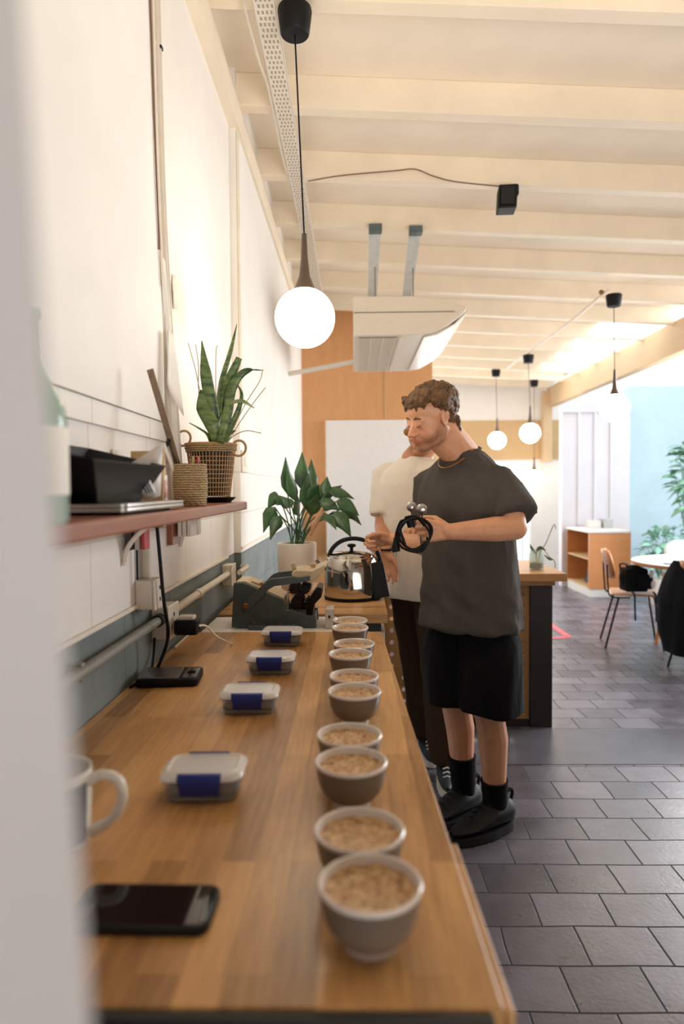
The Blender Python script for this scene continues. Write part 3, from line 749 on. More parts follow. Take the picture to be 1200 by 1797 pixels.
q.add([pA + sd * a1 * .009 + nn * b1 * .0006 for b1 in (-1, 1) for a1 in (-1, 1)] + [pB + sd * a1 * .009 + nn * b1 * .0006 for b1 in (-1, 1) for a1 in (-1, 1)],
      [(0, 1, 3, 2), (4, 6, 7, 5), (0, 4, 5, 1), (2, 3, 7, 6), (0, 2, 6, 4), (1, 5, 7, 3)])
q.build('blade', mat('worn_ruler_steel', (132, 112, 94), .35, .7, var=.2, scale=60), rl, False)
tk = MB()
for k in range(40):
    f = .05 + .92 * k / 40; c_ = pA.lerp(pB, f) + sd * .0062; 
    tk.add([c_ + sd * a1 * (.0028 if k % 5 == 0 else .0016) + dr * b1 * .0003 - nn * c1 * .0009 for c1 in (-1, 1) for b1 in (-1, 1) for a1 in (-1, 1)],
           [(0, 2, 3, 1), (4, 5, 7, 6), (0, 1, 5, 4), (2, 6, 7, 3), (0, 4, 6, 2), (1, 3, 7, 5)])
tk.build('graduation_marks', M['black'], rl, False)
sx = thing('scissors', 'white-handled scissors blades down in the small woven pot', 'scissors', WB + Vector((-.01, 0, .05)))
a_ = WB + Vector((-.012, -.012, .02)); b_ = at(287, 778, 1.62)
MB().tube([a_, a_.lerp(b_, .95), b_], [.003, .005, .0055], 8).build('handle', M['plastic_white'], sx)
MB().tube([a_ + Vector((0, .006, 0)), b_ + Vector((.004, .004, -.012)), b_ + Vector((.012, .002, .01))], [.003, .005, .004], 8).build('handle', M['black'], sx)
for dx, c_, lb, m in ((.012, 800, 'red-tipped pen standing in the small woven pot', mat('red_pen', (190, 40, 44), .4)), (.0, 795, 'pale pencil standing in the small woven pot', M['ply_light'])):
    pn = thing('pen', lb, 'pen', WB + Vector((dx, .01, .02)))
    MB().tube([WB + Vector((dx - .004, .012, .01)), WB + Vector((dx + .004, .014, .115))], .0035, 8).build('barrel', m, pn)
    MB().tube([WB + Vector((dx + .004, .014, .1145)), WB + Vector((dx + .0043, .014, .122))], [.0036, .002], 8).build('cap', m, pn)

# snake plant in rattan basket
SP = Vector((-.445, 2.09, ZS))
sa = thing('plant_saucer', 'black saucer under the rattan plant basket', 'saucer', SP)
MB().lathe([(0, 0), (.058, 0), (.072, .012), (.075, .016), (.071, .016), (.056, .004), (0, .004)], seg=40).build('dish', M['black'], sa, local=True)
bk = thing('plant_basket', 'open-weave rattan basket with ring handles holding the snake plant', 'basket', SP + Vector((0, 0, .0165)))
HB = .150
q = MB()
for i in range(44):
    a_ = 2 * PI * i / 44; c_, s_ = math.cos(a_), math.sin(a_)
    q.tube([(.056 * c_, .056 * s_, .0), (.066 * c_, .066 * s_, HB * .5), (.074 * c_, .074 * s_, HB)], .0013, 5)
q.build('uprights', M['rattan'], bk, local=True)
q = MB()
for i in range(10):
    z = .004 + HB * .80 * i / 9; r = .058 + (.074 - .058) * z / HB
    q.tube([(r * math.cos(2 * PI * k / 40), r * math.sin(2 * PI * k / 40), z) for k in range(41)], .0015, 5)
q.build('hoops', M['rattan'], bk, local=True)
woven(MB(), .0735, .0755, .024, 4, 60).build('rim_band', M['weave'], bk, local=True).location = (0, 0, HB - .012)
q = MB().tube([(.078 * math.cos(2 * PI * k / 40), .078 * math.sin(2 * PI * k / 40), HB + .013) for k in range(41)], .004, 8)
q.build('rim', M['rattan'], bk, local=True)
for s_, nm in ((1, 'ring_handle'), (-1, 'ring_handle')):
    q = MB(); cx = .090 * s_
    q.tube([(cx + .022 * math.cos(2 * PI * k / 24), -.02 * s_ + .006 * math.sin(2 * PI * k / 24), HB + (.0 if s_ > 0 else .035) + .024 * math.sin(2 * PI * k / 24)) for k in range(25)], .0038, 8)
    q.build(nm, M['rattan'], bk, local=True)
MB().lathe([(0, .004), (.050, .004), (.064, HB - .02), (.068, HB), (.064, HB), (.058, HB - .02), (0, HB - .02)], seg=36).build('inner_pot', M['liner'], bk, local=True)
sn = thing('snake_plant', 'snake plant with upright banded leaves in the rattan basket', 'plant', SP + Vector((0, 0, HB - .002)))
def strip(mb, pts, widths, side, fold=.15):
    pts = bez(pts, 6); n = len(pts); grid = []
    for i, p in enumerate(pts):
        t_ = i / (n - 1) * (len(widths) - 1); k = min(int(t_), len(widths) - 2); w_ = widths[k] + (widths[k + 1] - widths[k]) * (t_ - k)
        tg = (pts[min(i + 1, n - 1)] - pts[max(i - 1, 0)]).normalized()
        sd = (Vector(side) - tg * Vector(side).dot(tg)).normalized(); nr_ = tg.cross(sd)
        grid.append([p + sd * w_ * u + nr_ * abs(u) * w_ * fold * 2 for u in (-1, -.55, 0, .55, 1)])
    mb.sheet(grid)
zt = SP.z + HB
fol = MB()
def pxl(lst): return [at(x, y, Y) for x, y, Y in lst]
strip(fol, pxl([(382, 778, 2.06), (372, 720, 2.04), (361, 655, 2.03), (354, 598, 2.03)]), [.014, .020, .017, .001], (1, .2, 0))
strip(fol, pxl([(376, 778, 2.10), (381, 730, 2.10), (388, 670, 2.10), (404, 615, 2.10), (416, 568, 2.10)]), [.010, .013, .011, .008, .001], (1, -.5, 0))
strip(fol, pxl([(388, 778, 2.13), (390, 730, 2.14), (398, 680, 2.14), (420, 628, 2.14)]), [.012, .017, .018, .010], (1, .3, 0))
strip(fol, pxl([(380, 778, 2.02), (372, 745, 2.0), (356, 715, 2.0), (352, 684, 2.0)]), [.012, .022, .020, .003], (1, .2, 0))
strip(fol, pxl([(385, 778, 2.05), (386, 738, 2.04), (404, 712, 2.03), (425, 706, 2.02), (446, 716, 2.02)]), [.012, .014, .016, .012, .001], (.1, .9, .5))
strip(fol, pxl([(392, 778, 2.12), (400, 720, 2.12), (408, 678, 2.12), (430, 652, 2.12), (462, 650, 2.12)]), [.011, .015, .015, .010, .001], (1, .1, 0))
strip(fol, pxl([(386, 778, 2.0), (392, 752, 1.99), (400, 700, 1.99), (404, 690, 1.99)]), [.011, .012, .006, .001], (1, 0, 0))
strip(fol, pxl([(372, 778, 2.05), (366, 762, 2.04), (352, 752, 2.04), (332, 742, 2.03)]), [.008, .011, .008, .001], (.3, .9, 0))
strip(fol, pxl([(398, 778, 2.04), (402, 765, 2.03), (410, 758, 2.02), (414, 756, 2.02)]), [.009, .013, .009, .002], (.3, .9, 0))
strip(fol, pxl([(392, 778, 2.16), (410, 740, 2.16), (420, 715, 2.16), (424, 690, 2.16), (412, 668, 2.16)]), [.009, .010, .008, .005, .001], (1, .5, 0))
fol.build('leaves', M['leaf_snake'], sn, solid=.0022)
q = MB()
for l_ in ([(376, 778, 2.08), (352, 690, 2.08), (342, 645, 2.08), (330, 602, 2.08)], [(372, 778, 2.1), (350, 700, 2.1), (348, 640, 2.1), (343, 604, 2.1)], [(384, 778, 2.09), (379, 700, 2.09), (379, 620, 2.09), (382, 606, 2.09)],
           [(396, 778, 2.1), (430, 710, 2.1), (455, 670, 2.1), (461, 648, 2.1)], [(398, 778, 2.1), (425, 735, 2.1), (450, 700, 2.1), (466, 680, 2.1)], [(398, 778, 2.08), (410, 765, 2.07), (432, 756, 2.06), (458, 760, 2.05)]):
    q.tube(bez(pxl(l_), 6), .0014, 6)
q.build('dry_stalks', M['straw'], sn)
MB().lathe([(0, HB - .0), (.060, HB - .003)], SP, 30).build('soil', M['soil'], sn)
# green-tint bottle at the near end
bo = thing('glass_bottle', 'green-tinted glass bottle with white label, blurred at the near shelf end', 'bottle', (-.385, .80, ZS))
MB().lathe([(0, .003), (.036, 0), (.040, .006), (.040, .125), (.036, .148), (.020, .178), (.014, .20), (.013, .245), (.015, .247), (.015, .256), (.011, .256), (.010, .2), (.016, .178), (.033, .146), (.037, .12), (.037, .008), (0, .008)], seg=40).build('bottle_body', M['bottle'], bo, local=True)
MB().lathe([(.0405, .035), (.0408, .036), (.0408, .115), (.0405, .116)], seg=40).build('label_band', M['paper'], bo, local=True)
# hanging below the shelf
o = thing('wooden_board', 'small brown wooden board hanging under the far end of the shelf', 'board', (-.54, 2.02, 1.28))
MB().box2((-.5595, 1.99, 1.215), (-.542, 2.06, 1.313)).build('panel', M['shelf'], o, False, .002)
o = thing('booklet_stack', 'white booklets hanging in a holder under the shelf', 'booklet', (-.51, 2.05, 1.28))
for k in range(3): MB().box2((-.535 + .014 * k, 2.02 + .002 * k, 1.238), (-.524 + .014 * k, 2.10, 1.312)).build('booklet', M['paper'], o, False, .001)
for x, y, w_, c_, lb in ((-.545, 1.625, .012, (60, 50, 48), 'narrow dark packet hanging under the shelf'), (-.528, 1.635, .010, (190, 180, 176), 'narrow white packet hanging under the shelf'), (-.514, 1.64, .008, (178, 60, 58), 'narrow red-edged packet hanging under the shelf')):
    o = thing('hanging_packet', lb, 'packet', (x, y, 1.27), 0)
    MB().box2((x - w_ / 2, y - .02, 1.235), (x + w_ / 2, y + .02, 1.3135)).build('sleeve', mat('packet_%d' % c_[0], c_, .5), o, False, .001)
o = thing('paper_cup_holder', 'white paper slips tucked under the shelf end', 'paper', (-.52, 2.15, 1.28))
MB().box2((-.55, 2.14, 1.235), (-.50, 2.18, 1.313)).build('slips', M['paper'], o, False, .002)

# ------------------------------------------------------------------ pendant lamps
def pendant(can, Yc, glb, Yg, r, label, cone_h=.20):
    A = at(can[0], can[1], Yc); G = at(glb[0], glb[1], Yg)
    o = thing('pendant_lamp', label, 'lamp', A, 0, 'opal globe pendant lamps')
    MB().lathe([(0, .012), (.060, .012), (.062, .0), (.052, -.075), (.048, -.08), (0, -.082)], A, 32).build('canopy', M['black'], o)
    topc = G + Vector((0, 0, r + cone_h - .01))
    MB().tube([A + Vector((0, 0, -.08)), topc], .003, 8).build('cord', M['black'], o)
    prof = [(.0, .0), (.009, .0), (.010, -.02), (.013, -cone_h * .45), (.020, -cone_h * .75), (.034, -cone_h * .93), (.045, -cone_h - .006), (0, -cone_h - .008)]
    MB().lathe(prof, topc, 32).build('socket_cone', M['cone'], o)
    MB().ell(G, (r, r, r * .985), nu=48, nv=28).build('globe', M['globe'], o)
    return o
pendant((517, 22), 2.475, (535, 558), 2.43, .1075, 'largest pendant globe lamp, hanging over the counter by the wall')
pendant((1077, 520), 5.4, (1078, 716), 5.4, .113, 'pendant globe lamp at far right in front of the timber beam')
pendant((927, 625), 7.7, (930, 760), 7.7, .115, 'pendant globe lamp hanging right of the standing man, behind him')
pendant((870, 651), 9.40, (872, 773), 9.6, .125, 'small pendant globe lamp just above the standing man shoulder')
pendant((937, 669), 10.09, (937, 838), 10.4, .12, 'faint lowest pendant globe before the bright far door')

# ------------------------------------------------------------------ ceiling services
ty = thing('cable_tray', 'white perforated cable tray running under the joists by the left wall', 'cable tray', (-.31, 4.5, 3.1))
q = MB(); nrow = 130
y0, y1 = 2.05, 6.88
xa, xb, zt_ = -.352, -.272, 3.118
MB().box2((xa, y0, zt_), (xb, y1, zt_ + .0015)).build('base_plate', M['plastic_white'], ty, False)
nrow = 150
for i in range(nrow):
    ya = y0 + (y1 - y0) * i / nrow; off = .006 if i % 2 else 0
    for u in (.010, .026, .042, .058):
        q.box2((xa + u + off, ya, zt_ - .0006), (xa + u + off + .008, ya + .018, zt_))
tag(q.build('slots', mat('slot_shadow_tan', (172, 156, 132), .8), ty, False), kind='stuff')
for x in (xa, xb): MB().box2((x - .001, y0, zt_), (x + .001, y1, zt_ + .022)).build('side_flange', M['plastic_white'], ty, False)
tag(MB().tube(bez([(-.37, 2.2, 3.128), (-.385, 2.45, 3.122), (-.372, 2.75, 3.10), (-.362, 2.95, 3.113), (-.365, 3.3, 3.115), (-.362, 3.72, 3.118), (-.35, 3.78, 3.13)]), .006, 8).build('ceiling_cable', M['pipe']), 'white cable running beside the perforated cable tray', 'cable')
jb = thing('ceiling_box', 'round cream junction box beside the nearest lamp canopy', 'junction box', (-.30, 2.35, 3.12))
MB().lathe([(0, -.04), (.03, -.04), (.036, -.034), (.038, 0), (0, 0)], (-.31, 2.36, 3.137), 28).build('housing', M['pipe'], jb)
MB().tube([(-.272, 2.36, 3.12), (-.235, 2.37, 3.12)], .010, 10).build('gland', M['pipe'], jb)
tag(MB().tube(bez([at(540, 318, 3.83), at(600, 308, 3.83), at(690, 300, 3.83), at(728, 297, 3.83), at(760, 309, 3.83), at(800, 319, 3.83), at(876, 327, 3.82)]), .0035, 8).build('speaker_cable', M['brown_cable']), 'thin brown cable drooping across the joist face to the speaker', 'cable')
S = at(888, 350, 3.80)
sp = thing('ceiling_speaker', 'small black speaker hanging from a ceiling joist', 'speaker', S)
MB().prism([(-.055, -.05), (.045, -.06), (.055, .055), (-.045, .06)], -.065, .068, lambda u, v, h: (S.x + u + (0.006 if h > 0 else 0), S.y + v, S.z + h * (1 if h < 0 else .9))).build('cabinet', M['black'], sp, False, .006)
MB().box2(S + Vector((-.042, -.066, -.05)), S + Vector((.034, -.0605, .045))).build('grille', M['black_soft'], sp, False, .003)
MB().box2(S + Vector((-.02, -.02, .062)), S + Vector((.065, .03, .074))).build('bracket', M['black'], sp, False, .002)
MB().box2(S + Vector((.052, -.02, .02)), S + Vector((.066, .02, .063))).build('bracket_arm', M['black'], sp, False, .002)
# air conditioner, hung from the joists
ac = thing('air_conditioner', 'cream ceiling air conditioner hung on two metal straps', 'air conditioner', (.3, 5.1, 2.6))
Y0, Y1 = 4.42, 5.78
prof = [(0.0, 2.375), (.44, 2.375), (.53, 2.395), (.62, 2.44), (.70, 2.50), (.735, 2.535), (.728, 2.556), (.60, 2.60), (.40, 2.625), (.0, 2.63)]
MB().prism(prof, Y0, Y1, lambda u, v, h: (u, h, v)).build('casing', M['ac'], ac, True, .006)
MB().prism([(0.004, 2.52), (.66, 2.52), (.66, 2.525), (.004, 2.525)], Y0 - .004, Y0, lambda u, v, h: (u, h, v)).build('seam', M['grille'], ac, False)
q = MB().box2((.035, Y0 + .05, 2.3705), (.285, Y1 - .06, 2.3745)); q.build('intake_recess', M['grille'], ac, False)
q = MB()
for k in range(46): q.box2((.035, Y0 + .06 + k * .0272, 2.366), (.285, Y0 + .0635 + k * .0272, 2.3704))
for k in range(4): q.box2((.035 + .08 * k, Y0 + .05, 2.3655), (.041 + .08 * k, Y1 - .06, 2.3704))
q.build('intake_grille', M['ac'], ac, False)
MB().box2((.30, Y0 + .03, 2.366), (.325, Y1 - .03, 2.3745)).build('panel_rib', M['ac'], ac, False, .003)
q = MB().prism([(.46, 2.372), (.55, 2.388), (.66, 2.452), (.74, 2.525), (.752, 2.552), (.742, 2.548), (.66, 2.462), (.54, 2.402), (.46, 2.380)], Y0 + .05, Y1 - .05, lambda u, v, h: (u + .004, h, v - .004))
q.build('outlet_louvre', M['plastic_white'], ac, True)
for x in (.135, .40):
    s_ = thing('hanging_strap', 'galvanised strap holding the air conditioner, %s one' % ('left' if x < .2 else 'right'), 'strap', (x, 4.4, 3.08), 0)
    zt2 = zb(x) - .001
    xo = .0 if x < .2 else .02
    MB().add([(x - .025, 4.52, zt2), (x + .055, 4.52, zt2), (x + .055, 4.526, zt2 - .0), (x - .025, 4.526, zt2),
              (x - .03 - xo, 5.1, 2.632), (x + .03 - xo, 5.1, 2.632), (x + .03 - xo, 5.106, 2.632), (x - .03 - xo, 5.106, 2.632)],
             [(0, 1, 5, 4), (3, 7, 6, 2), (0, 4, 7, 3), (1, 2, 6, 5), (0, 3, 2, 1), (4, 5, 6, 7)]).build('strap', M['galv'], s_, False)
    MB().box2((x - .028, 4.46, zt2 - .045), (x + .058, 4.53, zt2)).build('channel_end', mat('dark_zinc', (92, 108, 110), .5, .3), s_, False)
    MB().tube([(x + .02, 4.75, zt2 - .13), (x + .02, 4.75, 2.634)], .004, 8).build('threaded_rod', M['grille'], s_)
dp = thing('drain_pipe', 'white drain pipe from the air conditioner to the left wall', 'pipe', (-.2, 5.5, 2.33))
MB().tube([(-.528, 5.5, 2.315), (-.002, 5.46, 2.40)], .019, 14).build('tube', M['plastic_white'], dp)
cd = thing('ceiling_conduit', 'cream conduit running diagonally across the ceiling behind the lamps', 'conduit', at(1060, 515, 5.9))
MB().tube([at(1068, 508, 5.2), at(1000, 565, 6.4), at(890, 646, 8.6)], .013, 8).build('tube', M['trimwhite'], cd)
MB().ell(at(1055, 513, 5.3), (.02, .02, .02)).build('clip', M['brass'], cd)

# whiteboard on the plywood wall
wbp = thing('whiteboard', 'large plain white panel mounted on the orange plywood wall', 'board', (.3, 6.88, 1.4))
A, B = at(573, 738, 6.88), at(755, 736, 6.88)
MB().box2((A.x, 6.865, .72), (.805, 6.898, A.z)).build('board', M['board'], wbp, False, .003)
for xx in (A.x, ): MB().box2((xx - .012, 6.858, .72), (xx, 6.898, A.z)).build('edge_trim', M['trimwhite'], wbp, False)
tag(MB().box2((.315, 6.893, 2.09), (.325, 6.8985, 3.05)).build('panel_joint_strip', M['beam'], None, False), 'thin vertical joint strip on the upper plywood wall', 'strip')

# ------------------------------------------------------------------ perforated bar front
bar = thing('service_bar', 'wooden bar with perforated ply front behind the standing men', 'bar', (.65, 4.1, 0))
q = MB(); px0, pz0, st_, hr = .175, .045, .0685, .0125
nx, nz = 12, 12
for i in range(nx):
    for k in range(nz):
        cx, cz = px0 + st_ * (i + .5), pz0 + st_ * (k + .5); h = st_ / 2; N = 12
        inner = [Vector((cx + hr * math.cos(2 * PI * j / N), 3.862, cz + hr * math.sin(2 * PI * j / N))) for j in range(N)]
        outer = []
        for j in range(N):
            a_ = 2 * PI * j / N; m_ = max(abs(math.cos(a_)), abs(math.sin(a_))); outer.append(Vector((cx + h * math.cos(a_) / m_, 3.862, cz + h * math.sin(a_) / m_)))
        q.add(inner + outer, [(j, (j + 1) % N, N + (j + 1) % N, N + j) for j in range(N)])
        for sx_, sz_, j in ((1, 1, 1), (-1, 1, 4), (-1, -1, 7), (1, -1, 10)):
            q.add([(cx + sx_ * h, 3.862, cz + sz_ * h), outer[j], outer[(j + 1) % N]], [(0, 1, 2)])
q.build('perforated_front', M['perf'], bar, False, solid=.012)
MB().box2((.175, 3.85, 0), (1.0, 3.875, .044)).build('kick_board', M['darkpost'], bar, False, .002)
MB().box2((1.0, 3.835, 0), (1.125, 3.95, .822)).build('post', M['darkpost'], bar, False, .003)
MB().box2((.10, 3.835, 0), (.174, 3.95, .822)).build('post', M['perf'], bar, False, .003)
MB().box2((.10, 3.80, .823), (1.13, 4.40, .850)).build('upper_rail', M['bar_top'], bar, False, .003)
MB().box2((.06, 3.76, .851), (1.185, 4.48, .896)).build('bar_top', M['bar_top'], bar, False, .004)
MB().box2((1.0, 3.96, 0), (1.02, 4.35, .82)).build('side_panel', M['perf'], bar, False, .002)
jr = thing('glass_jar', 'glass jar with pebbles and a cutting on the end of the bar top', 'jar', (1.075, 3.95, .897))
J = Vector((1.065, 3.95, .897))
MB().lathe([(0, 0), (.040, 0), (.043, .005), (.043, .085), (.036, .10), (.036, .115), (.033, .115), (.033, .10), (.040, .085), (.040, .006), (0, .006)], J, 32).build('vessel', M['glass'], jr)
MB().lathe([(0, .007), (.039, .007), (.039, .04), (0, .045)], J, 28).build('pebbles', mat('pebbles', (120, 110, 90), .6, var=.4, scale=120), jr)
pl = thing('plant_cutting', 'thin green cutting with one long bare stem in the glass jar', 'plant', J + Vector((0, 0, .04)))
q = MB().tube(bez([J + Vector((0, 0, .045)), J + Vector((.0, 0, .12)), at(955, 958, 3.95), at(971, 922, 3.95), at(975, 928, 3.95)]), .003, 6)
q.tube(bez([J + Vector((.01, 0, .045)), J + Vector((.03, 0, .12)), at(965, 978, 3.94), at(973, 985, 3.93), at(974, 997, 3.93)]), .003, 6).build('stems', M['straw'], pl)
q = MB()
for l_, w_ in (([(942, 972, 3.95), (945, 963, 3.95), (950, 958, 3.95)], .012), ([(942, 968, 3.94), (950, 962, 3.93), (958, 966, 3.92)], .008), ([(955, 974, 3.94), (964, 981, 3.93), (972, 982, 3.92)], .008), ([(940, 972, 3.96), (933, 962, 3.98), (930, 955, 3.99)], .008)):
    strip(q, pxl(l_), [.002, w_, .001], (.3, .2, .9))
q.build('leaves', M['leaf_lily'], pl, solid=.001)

# ------------------------------------------------------------------ cabinet, plants, table and chairs at right
cbn = thing('open_cabinet', 'honey-coloured cabinet with open shelves by the white folding wall', 'cabinet', (3.17, 8.85, 0))
x0, x1, yy0, yy1 = 2.92, 3.43, 8.40, 9.30
MB().box2((x0 + .02, yy0, .10), (x1, yy0 + .02, .80)).build('side_panel', M['cab_wood'], cbn, False, .002)
MB().box2((x0, yy1 - .02, .10), (x1, yy1, .80)).build('side_panel', M['cab_wood'], cbn, False, .002)
MB().box2((x1 - .02, yy0 + .02, .10), (x1, yy1 - .02, .80)).build('back_panel', M['cab_wood'], cbn, False)
MB().box2((x0, yy0, .10), (x0 + .02, yy0 + .05, .80)).build('face_frame', M['cab_wood'], cbn, False)
MB().box2((x0 - .01, yy0 - .01, .801), (x1 + .01, yy1 + .01, .83)).build('top', M['cab_white'], cbn, False, .003)
MB().box2((x0 + .01, yy0 + .02, .10), (x1 - .02, yy1 - .02, .12)).build('shelf', M['ply_light'], cbn, False)
MB().box2((x0 + .01, yy0 + .02, .46), (x1 - .02, yy1 - .02, .48)).build('shelf', M['ply_light'], cbn, False)
MB().box2((x0 + .01, yy0 + .01, 0), (x1 - .02, yy1 - .01, .099)).build('plinth', M['cab_white'], cbn, False)
o = thing('stacked_trays', 'dark trays leaning on the lowest shelf of the cabinet', 'tray', (3.1, 8.9, .121))
MB().box((3.08, 8.8, .22), (.02, .3, .2), Matrix.Rotation(R(20), 3, 'Y')).build('tray', M['black'], o, False)
o = thing('countertop_bins', 'pale boxes on the white cabinet top by the folding wall', 'box', (3.25, 9.0, .831))
MB().box2((3.12, 8.9, .831), (3.24, 9.1, .93)).build('carton', M['cab_white'], o, False, .003)
MB().box2((3.28, 8.9, .831), (3.40, 9.1, .95)).build('carton', mat('grey_box', (186, 184, 182), .6), o, False, .003)

def bush(name, centre, rad, n, size, m, label, seed, trunk=True, group=None):
    rnd = random.Random(seed); c = Vector(centre)
    o = thing(name, label, 'plant', (c.x, c.y, 0), 0, group)
    q = MB(); s_ = MB()
    base = Vector((c.x, c.y, .30))
    for i in range(n):
        u = Vector((rnd.gauss(0, 1), rnd.gauss(0, 1), rnd.gauss(0, 1))).normalized() * rnd.uniform(.55, 1)
        p = c + Vector((u.x * rad[0], u.y * rad[1], u.z * rad[2]))
        d = Vector((u.x, u.y, .5 * u.z + rnd.uniform(-.4, .3))).normalized(); L = size * rnd.uniform(.7, 1.3)
        sd = d.cross(Vector((rnd.uniform(-.3, .3), rnd.uniform(-.3, .3), 1))).normalized()
        strip(q, [p, p + d * L * .5 + Vector((0, 0, L * .08)), p + d * L - Vector((0, 0, L * .15))], [.004, L * .30, .002], sd)
        if i % 3 == 0: s_.tube(bez([base, base.lerp(p, .5) + Vector((0, 0, .05)), p], 3), .004, 5)
    q.build('leaves', m, o, solid=.001); s_.build('stems', M['leaf_green'], o)
    MB().lathe([(0, 0), (.11, 0), (.15, .26), (.16, .30), (.14, .30), (.13, .26), (0, .26)], (c.x, c.y, 0), 28).build('pot', M['pot'], o)
    return o
bush('leafy_plant', (3.55, 7.9, .66), (.22, .22, .20), 60, .16, M['leaf_pale'], 'pale blue-green leafy plant on the floor behind the round table', 3)
bush('leafy_plant', (4.05, 8.6, .66), (.30, .25, .24), 70, .18, M['leaf_pale'], 'spreading pale plant against the blue wall, behind the other one', 5)
bush('climbing_plant', (3.88, 7.75, 1.50), (.24, .22, .52), 160, .17, M['leaf_green'], 'tall leafy climbing plant at the right edge before the blue wall', 8)

tb = thing('round_table', 'round white-topped table with wooden edge at the right', 'table', (2.92, 5.62, 0))
T = Vector((2.92, 5.62, 0))
MB().lathe([(0, .748), (.575, .748), (.58, .7505), (.575, .7535), (0, .7535)], T, 64).build('white_top', M['cab_white'], tb)
MB().lathe([(0, .722), (.57, .722), (.58, .727), (.58, .7475), (0, .7475)], T, 64).build('wooden_rim', M['cab_wood'], tb)
for a_ in (45, 135, 225, 315):
    d = Vector((math.cos(R(a_)), math.sin(R(a_)), 0))
    MB().tube([T + d * .28 + Vector((0, 0, .722)), T + d * .40], [.022, .015], 12).build('leg', M['cab_wood'], tb)
o = thing('paper_menu', 'white paper sheets lying on the round table', 'paper', (2.85, 5.5, .754))
MB().box((2.85, 5.5, .756), (.30, .21, .003), Matrix.Rotation(R(12), 3, 'Z')).build('sheets', M['paper'], o, False)
o = thing('phone_on_table', 'small grey phone lying near the left edge of the round table', 'phone', (2.55, 5.42, .754))
MB().rbox((2.55, 5.42, .758), (.14, .07, .008), .008).build('case', M['grille'], o)

def chair(loc, rz, ply, label, seat_h=.45):
    o = thing('bentwood_chair', label, 'chair', loc, rz, 'plywood chairs round the table')
    g = []
    for i in range(9):
        u = i / 8; y = -.20 + .40 * u
        g.append([Vector((x * (.19 + .015 * math.sin(PI * u)), y, seat_h + .012 * abs(x) ** 2 - (.02 * (max(0, u - .8) * 5) ** 2))) for x in (-1, -.6, -.2, .2, .6, 1)])
    MB().sheet(g).build('seat', ply, o, local=True, solid=.012)
    g = []
    for i in range(8):
        v = i / 7; z = seat_h + .14 + .24 * v; w_ = .19 * (1 - .55 * abs(2 * v - 1) ** 3)
        g.append([Vector((w_ * x, -.215 - .05 * v + .05 * x * x, z)) for x in (-1, -.66, -.33, 0, .33, .66, 1)])
    MB().sheet(g).build('backrest', ply, o, local=True, solid=.011)
    for sx_ in (-1, 1):
        MB().tube([(sx_ * .15, .14, seat_h - .012), (sx_ * .19, .21, 0)], .009, 8).build('leg', M['black'], o, local=True)
        MB().tube([(sx_ * .15, -.14, seat_h - .012), (sx_ * .19, -.25, 0)], .009, 8).build('leg', M['black'], o, local=True)
        MB().tube(bez([(sx_ * .14, -.05, seat_h - .018), (sx_ * .14, -.20, seat_h - .01), (sx_ * .135, -.225, seat_h + .08), (sx_ * .13, -.235, seat_h + .26)]), .007, 8).build('back_post', M['black'], o, local=True)
    MB().tube([(-.15, .14, seat_h - .016), (.15, .14, seat_h - .016)], .007, 8).build('seat_rail', M['black'], o, local=True)
    return o
chair((2.42, 5.86, 0), R(-104), M['chair_ply'], 'plywood chair with thin black legs carrying a black backpack')
chair((2.68, 5.03, 0), R(-75), M['chair_ply'], 'chair at right edge hidden under a draped black jacket')
chair((3.25, 6.62, 0), R(160), M['cab_white'], 'pale rounded chair tucked in behind the round table')
# backpack
bp = thing('backpack', 'black backpack with small pale tags sitting on the plywood chair', 'bag', (2.42, 5.85, .46))
q = MB().ell((2.40, 5.82, .588), (.12, .11, .118)).box((2.40, 5.82, .58), (.19, .17, .20)); me = remeshed(q, .012, 5)
me.transform(bp.matrix_basis.inverted()); link('bag_body', me, M['jacket'], bp)
MB().rbox((2.46, 5.72, .57), (.12, .05, .12), .02).build('front_pocket', M['jacket'], bp)
for k, (x, z) in enumerate(((2.50, .64), (2.515, .55))): MB().ell((x, 5.695, z), (.02, .008, .035)).build('pale_tag', M['paper'], bp)
MB().tube(bez([(2.28, 5.80, .67), (2.27, 5.78, .715), (2.32, 5.78, .715), (2.34, 5.80, .68)]), .008, 8).build('grab_loop', M['black'], bp)
for x, y, z in ((2.33, 5.63, .26), (2.50, 5.62, .25)): MB().tube(bez([(x, y + .04, .49), (x, y - .005, .47), (x, y - .012, .38), (x + .005, y - .012, z)]), .008, 8).build('strap', M['black'], bp)
# jacket over the second chair
jk = thing('draped_jacket', 'large black jacket draped over the back of the right edge chair', 'jacket', (2.50, 5.1, .3))
rings = []
for i in range(16):
    v = i / 15; z = .815 - .70 * v; w_ = .09 + .20 * min(1, v * 2.2) + .02 * math.sin(v * 9); d_ = .035 + .085 * min(1, v * 2.5)
    if v > .75: w_ *= 1 - .75 * (v - .75) * 2
    row = []
    for j in range(40):
        a_ = 2 * PI * j / 40; k_ = 1 + .07 * math.sin(a_ * 7 + v * 4) * v
        x, y = d_ * math.cos(a_) * k_, w_ * math.sin(a_) * k_
        rz = R(15); row.append(Vector((2.45 + x * math.cos(rz) - y * math.sin(rz) + .05 * v, 5.06 + x * math.sin(rz) + y * math.cos(rz), z)))
    rings.append(row)
MB().loft(rings).build('jacket_body', M['jacket'], jk)
MB().tube(bez([(2.49, 4.88, .74), (2.50, 4.82, .60), (2.53, 4.80, .40), (2.56, 4.81, .30)]), [.05] * 12 + [.045] * 13, 12).build('sleeve', M['jacket'], jk)
MB().ell((2.60, 4.90, .22), (.05, .06, .05)).build('blue_lining', mat('blue_lining', (50, 90, 120), .7), jk)
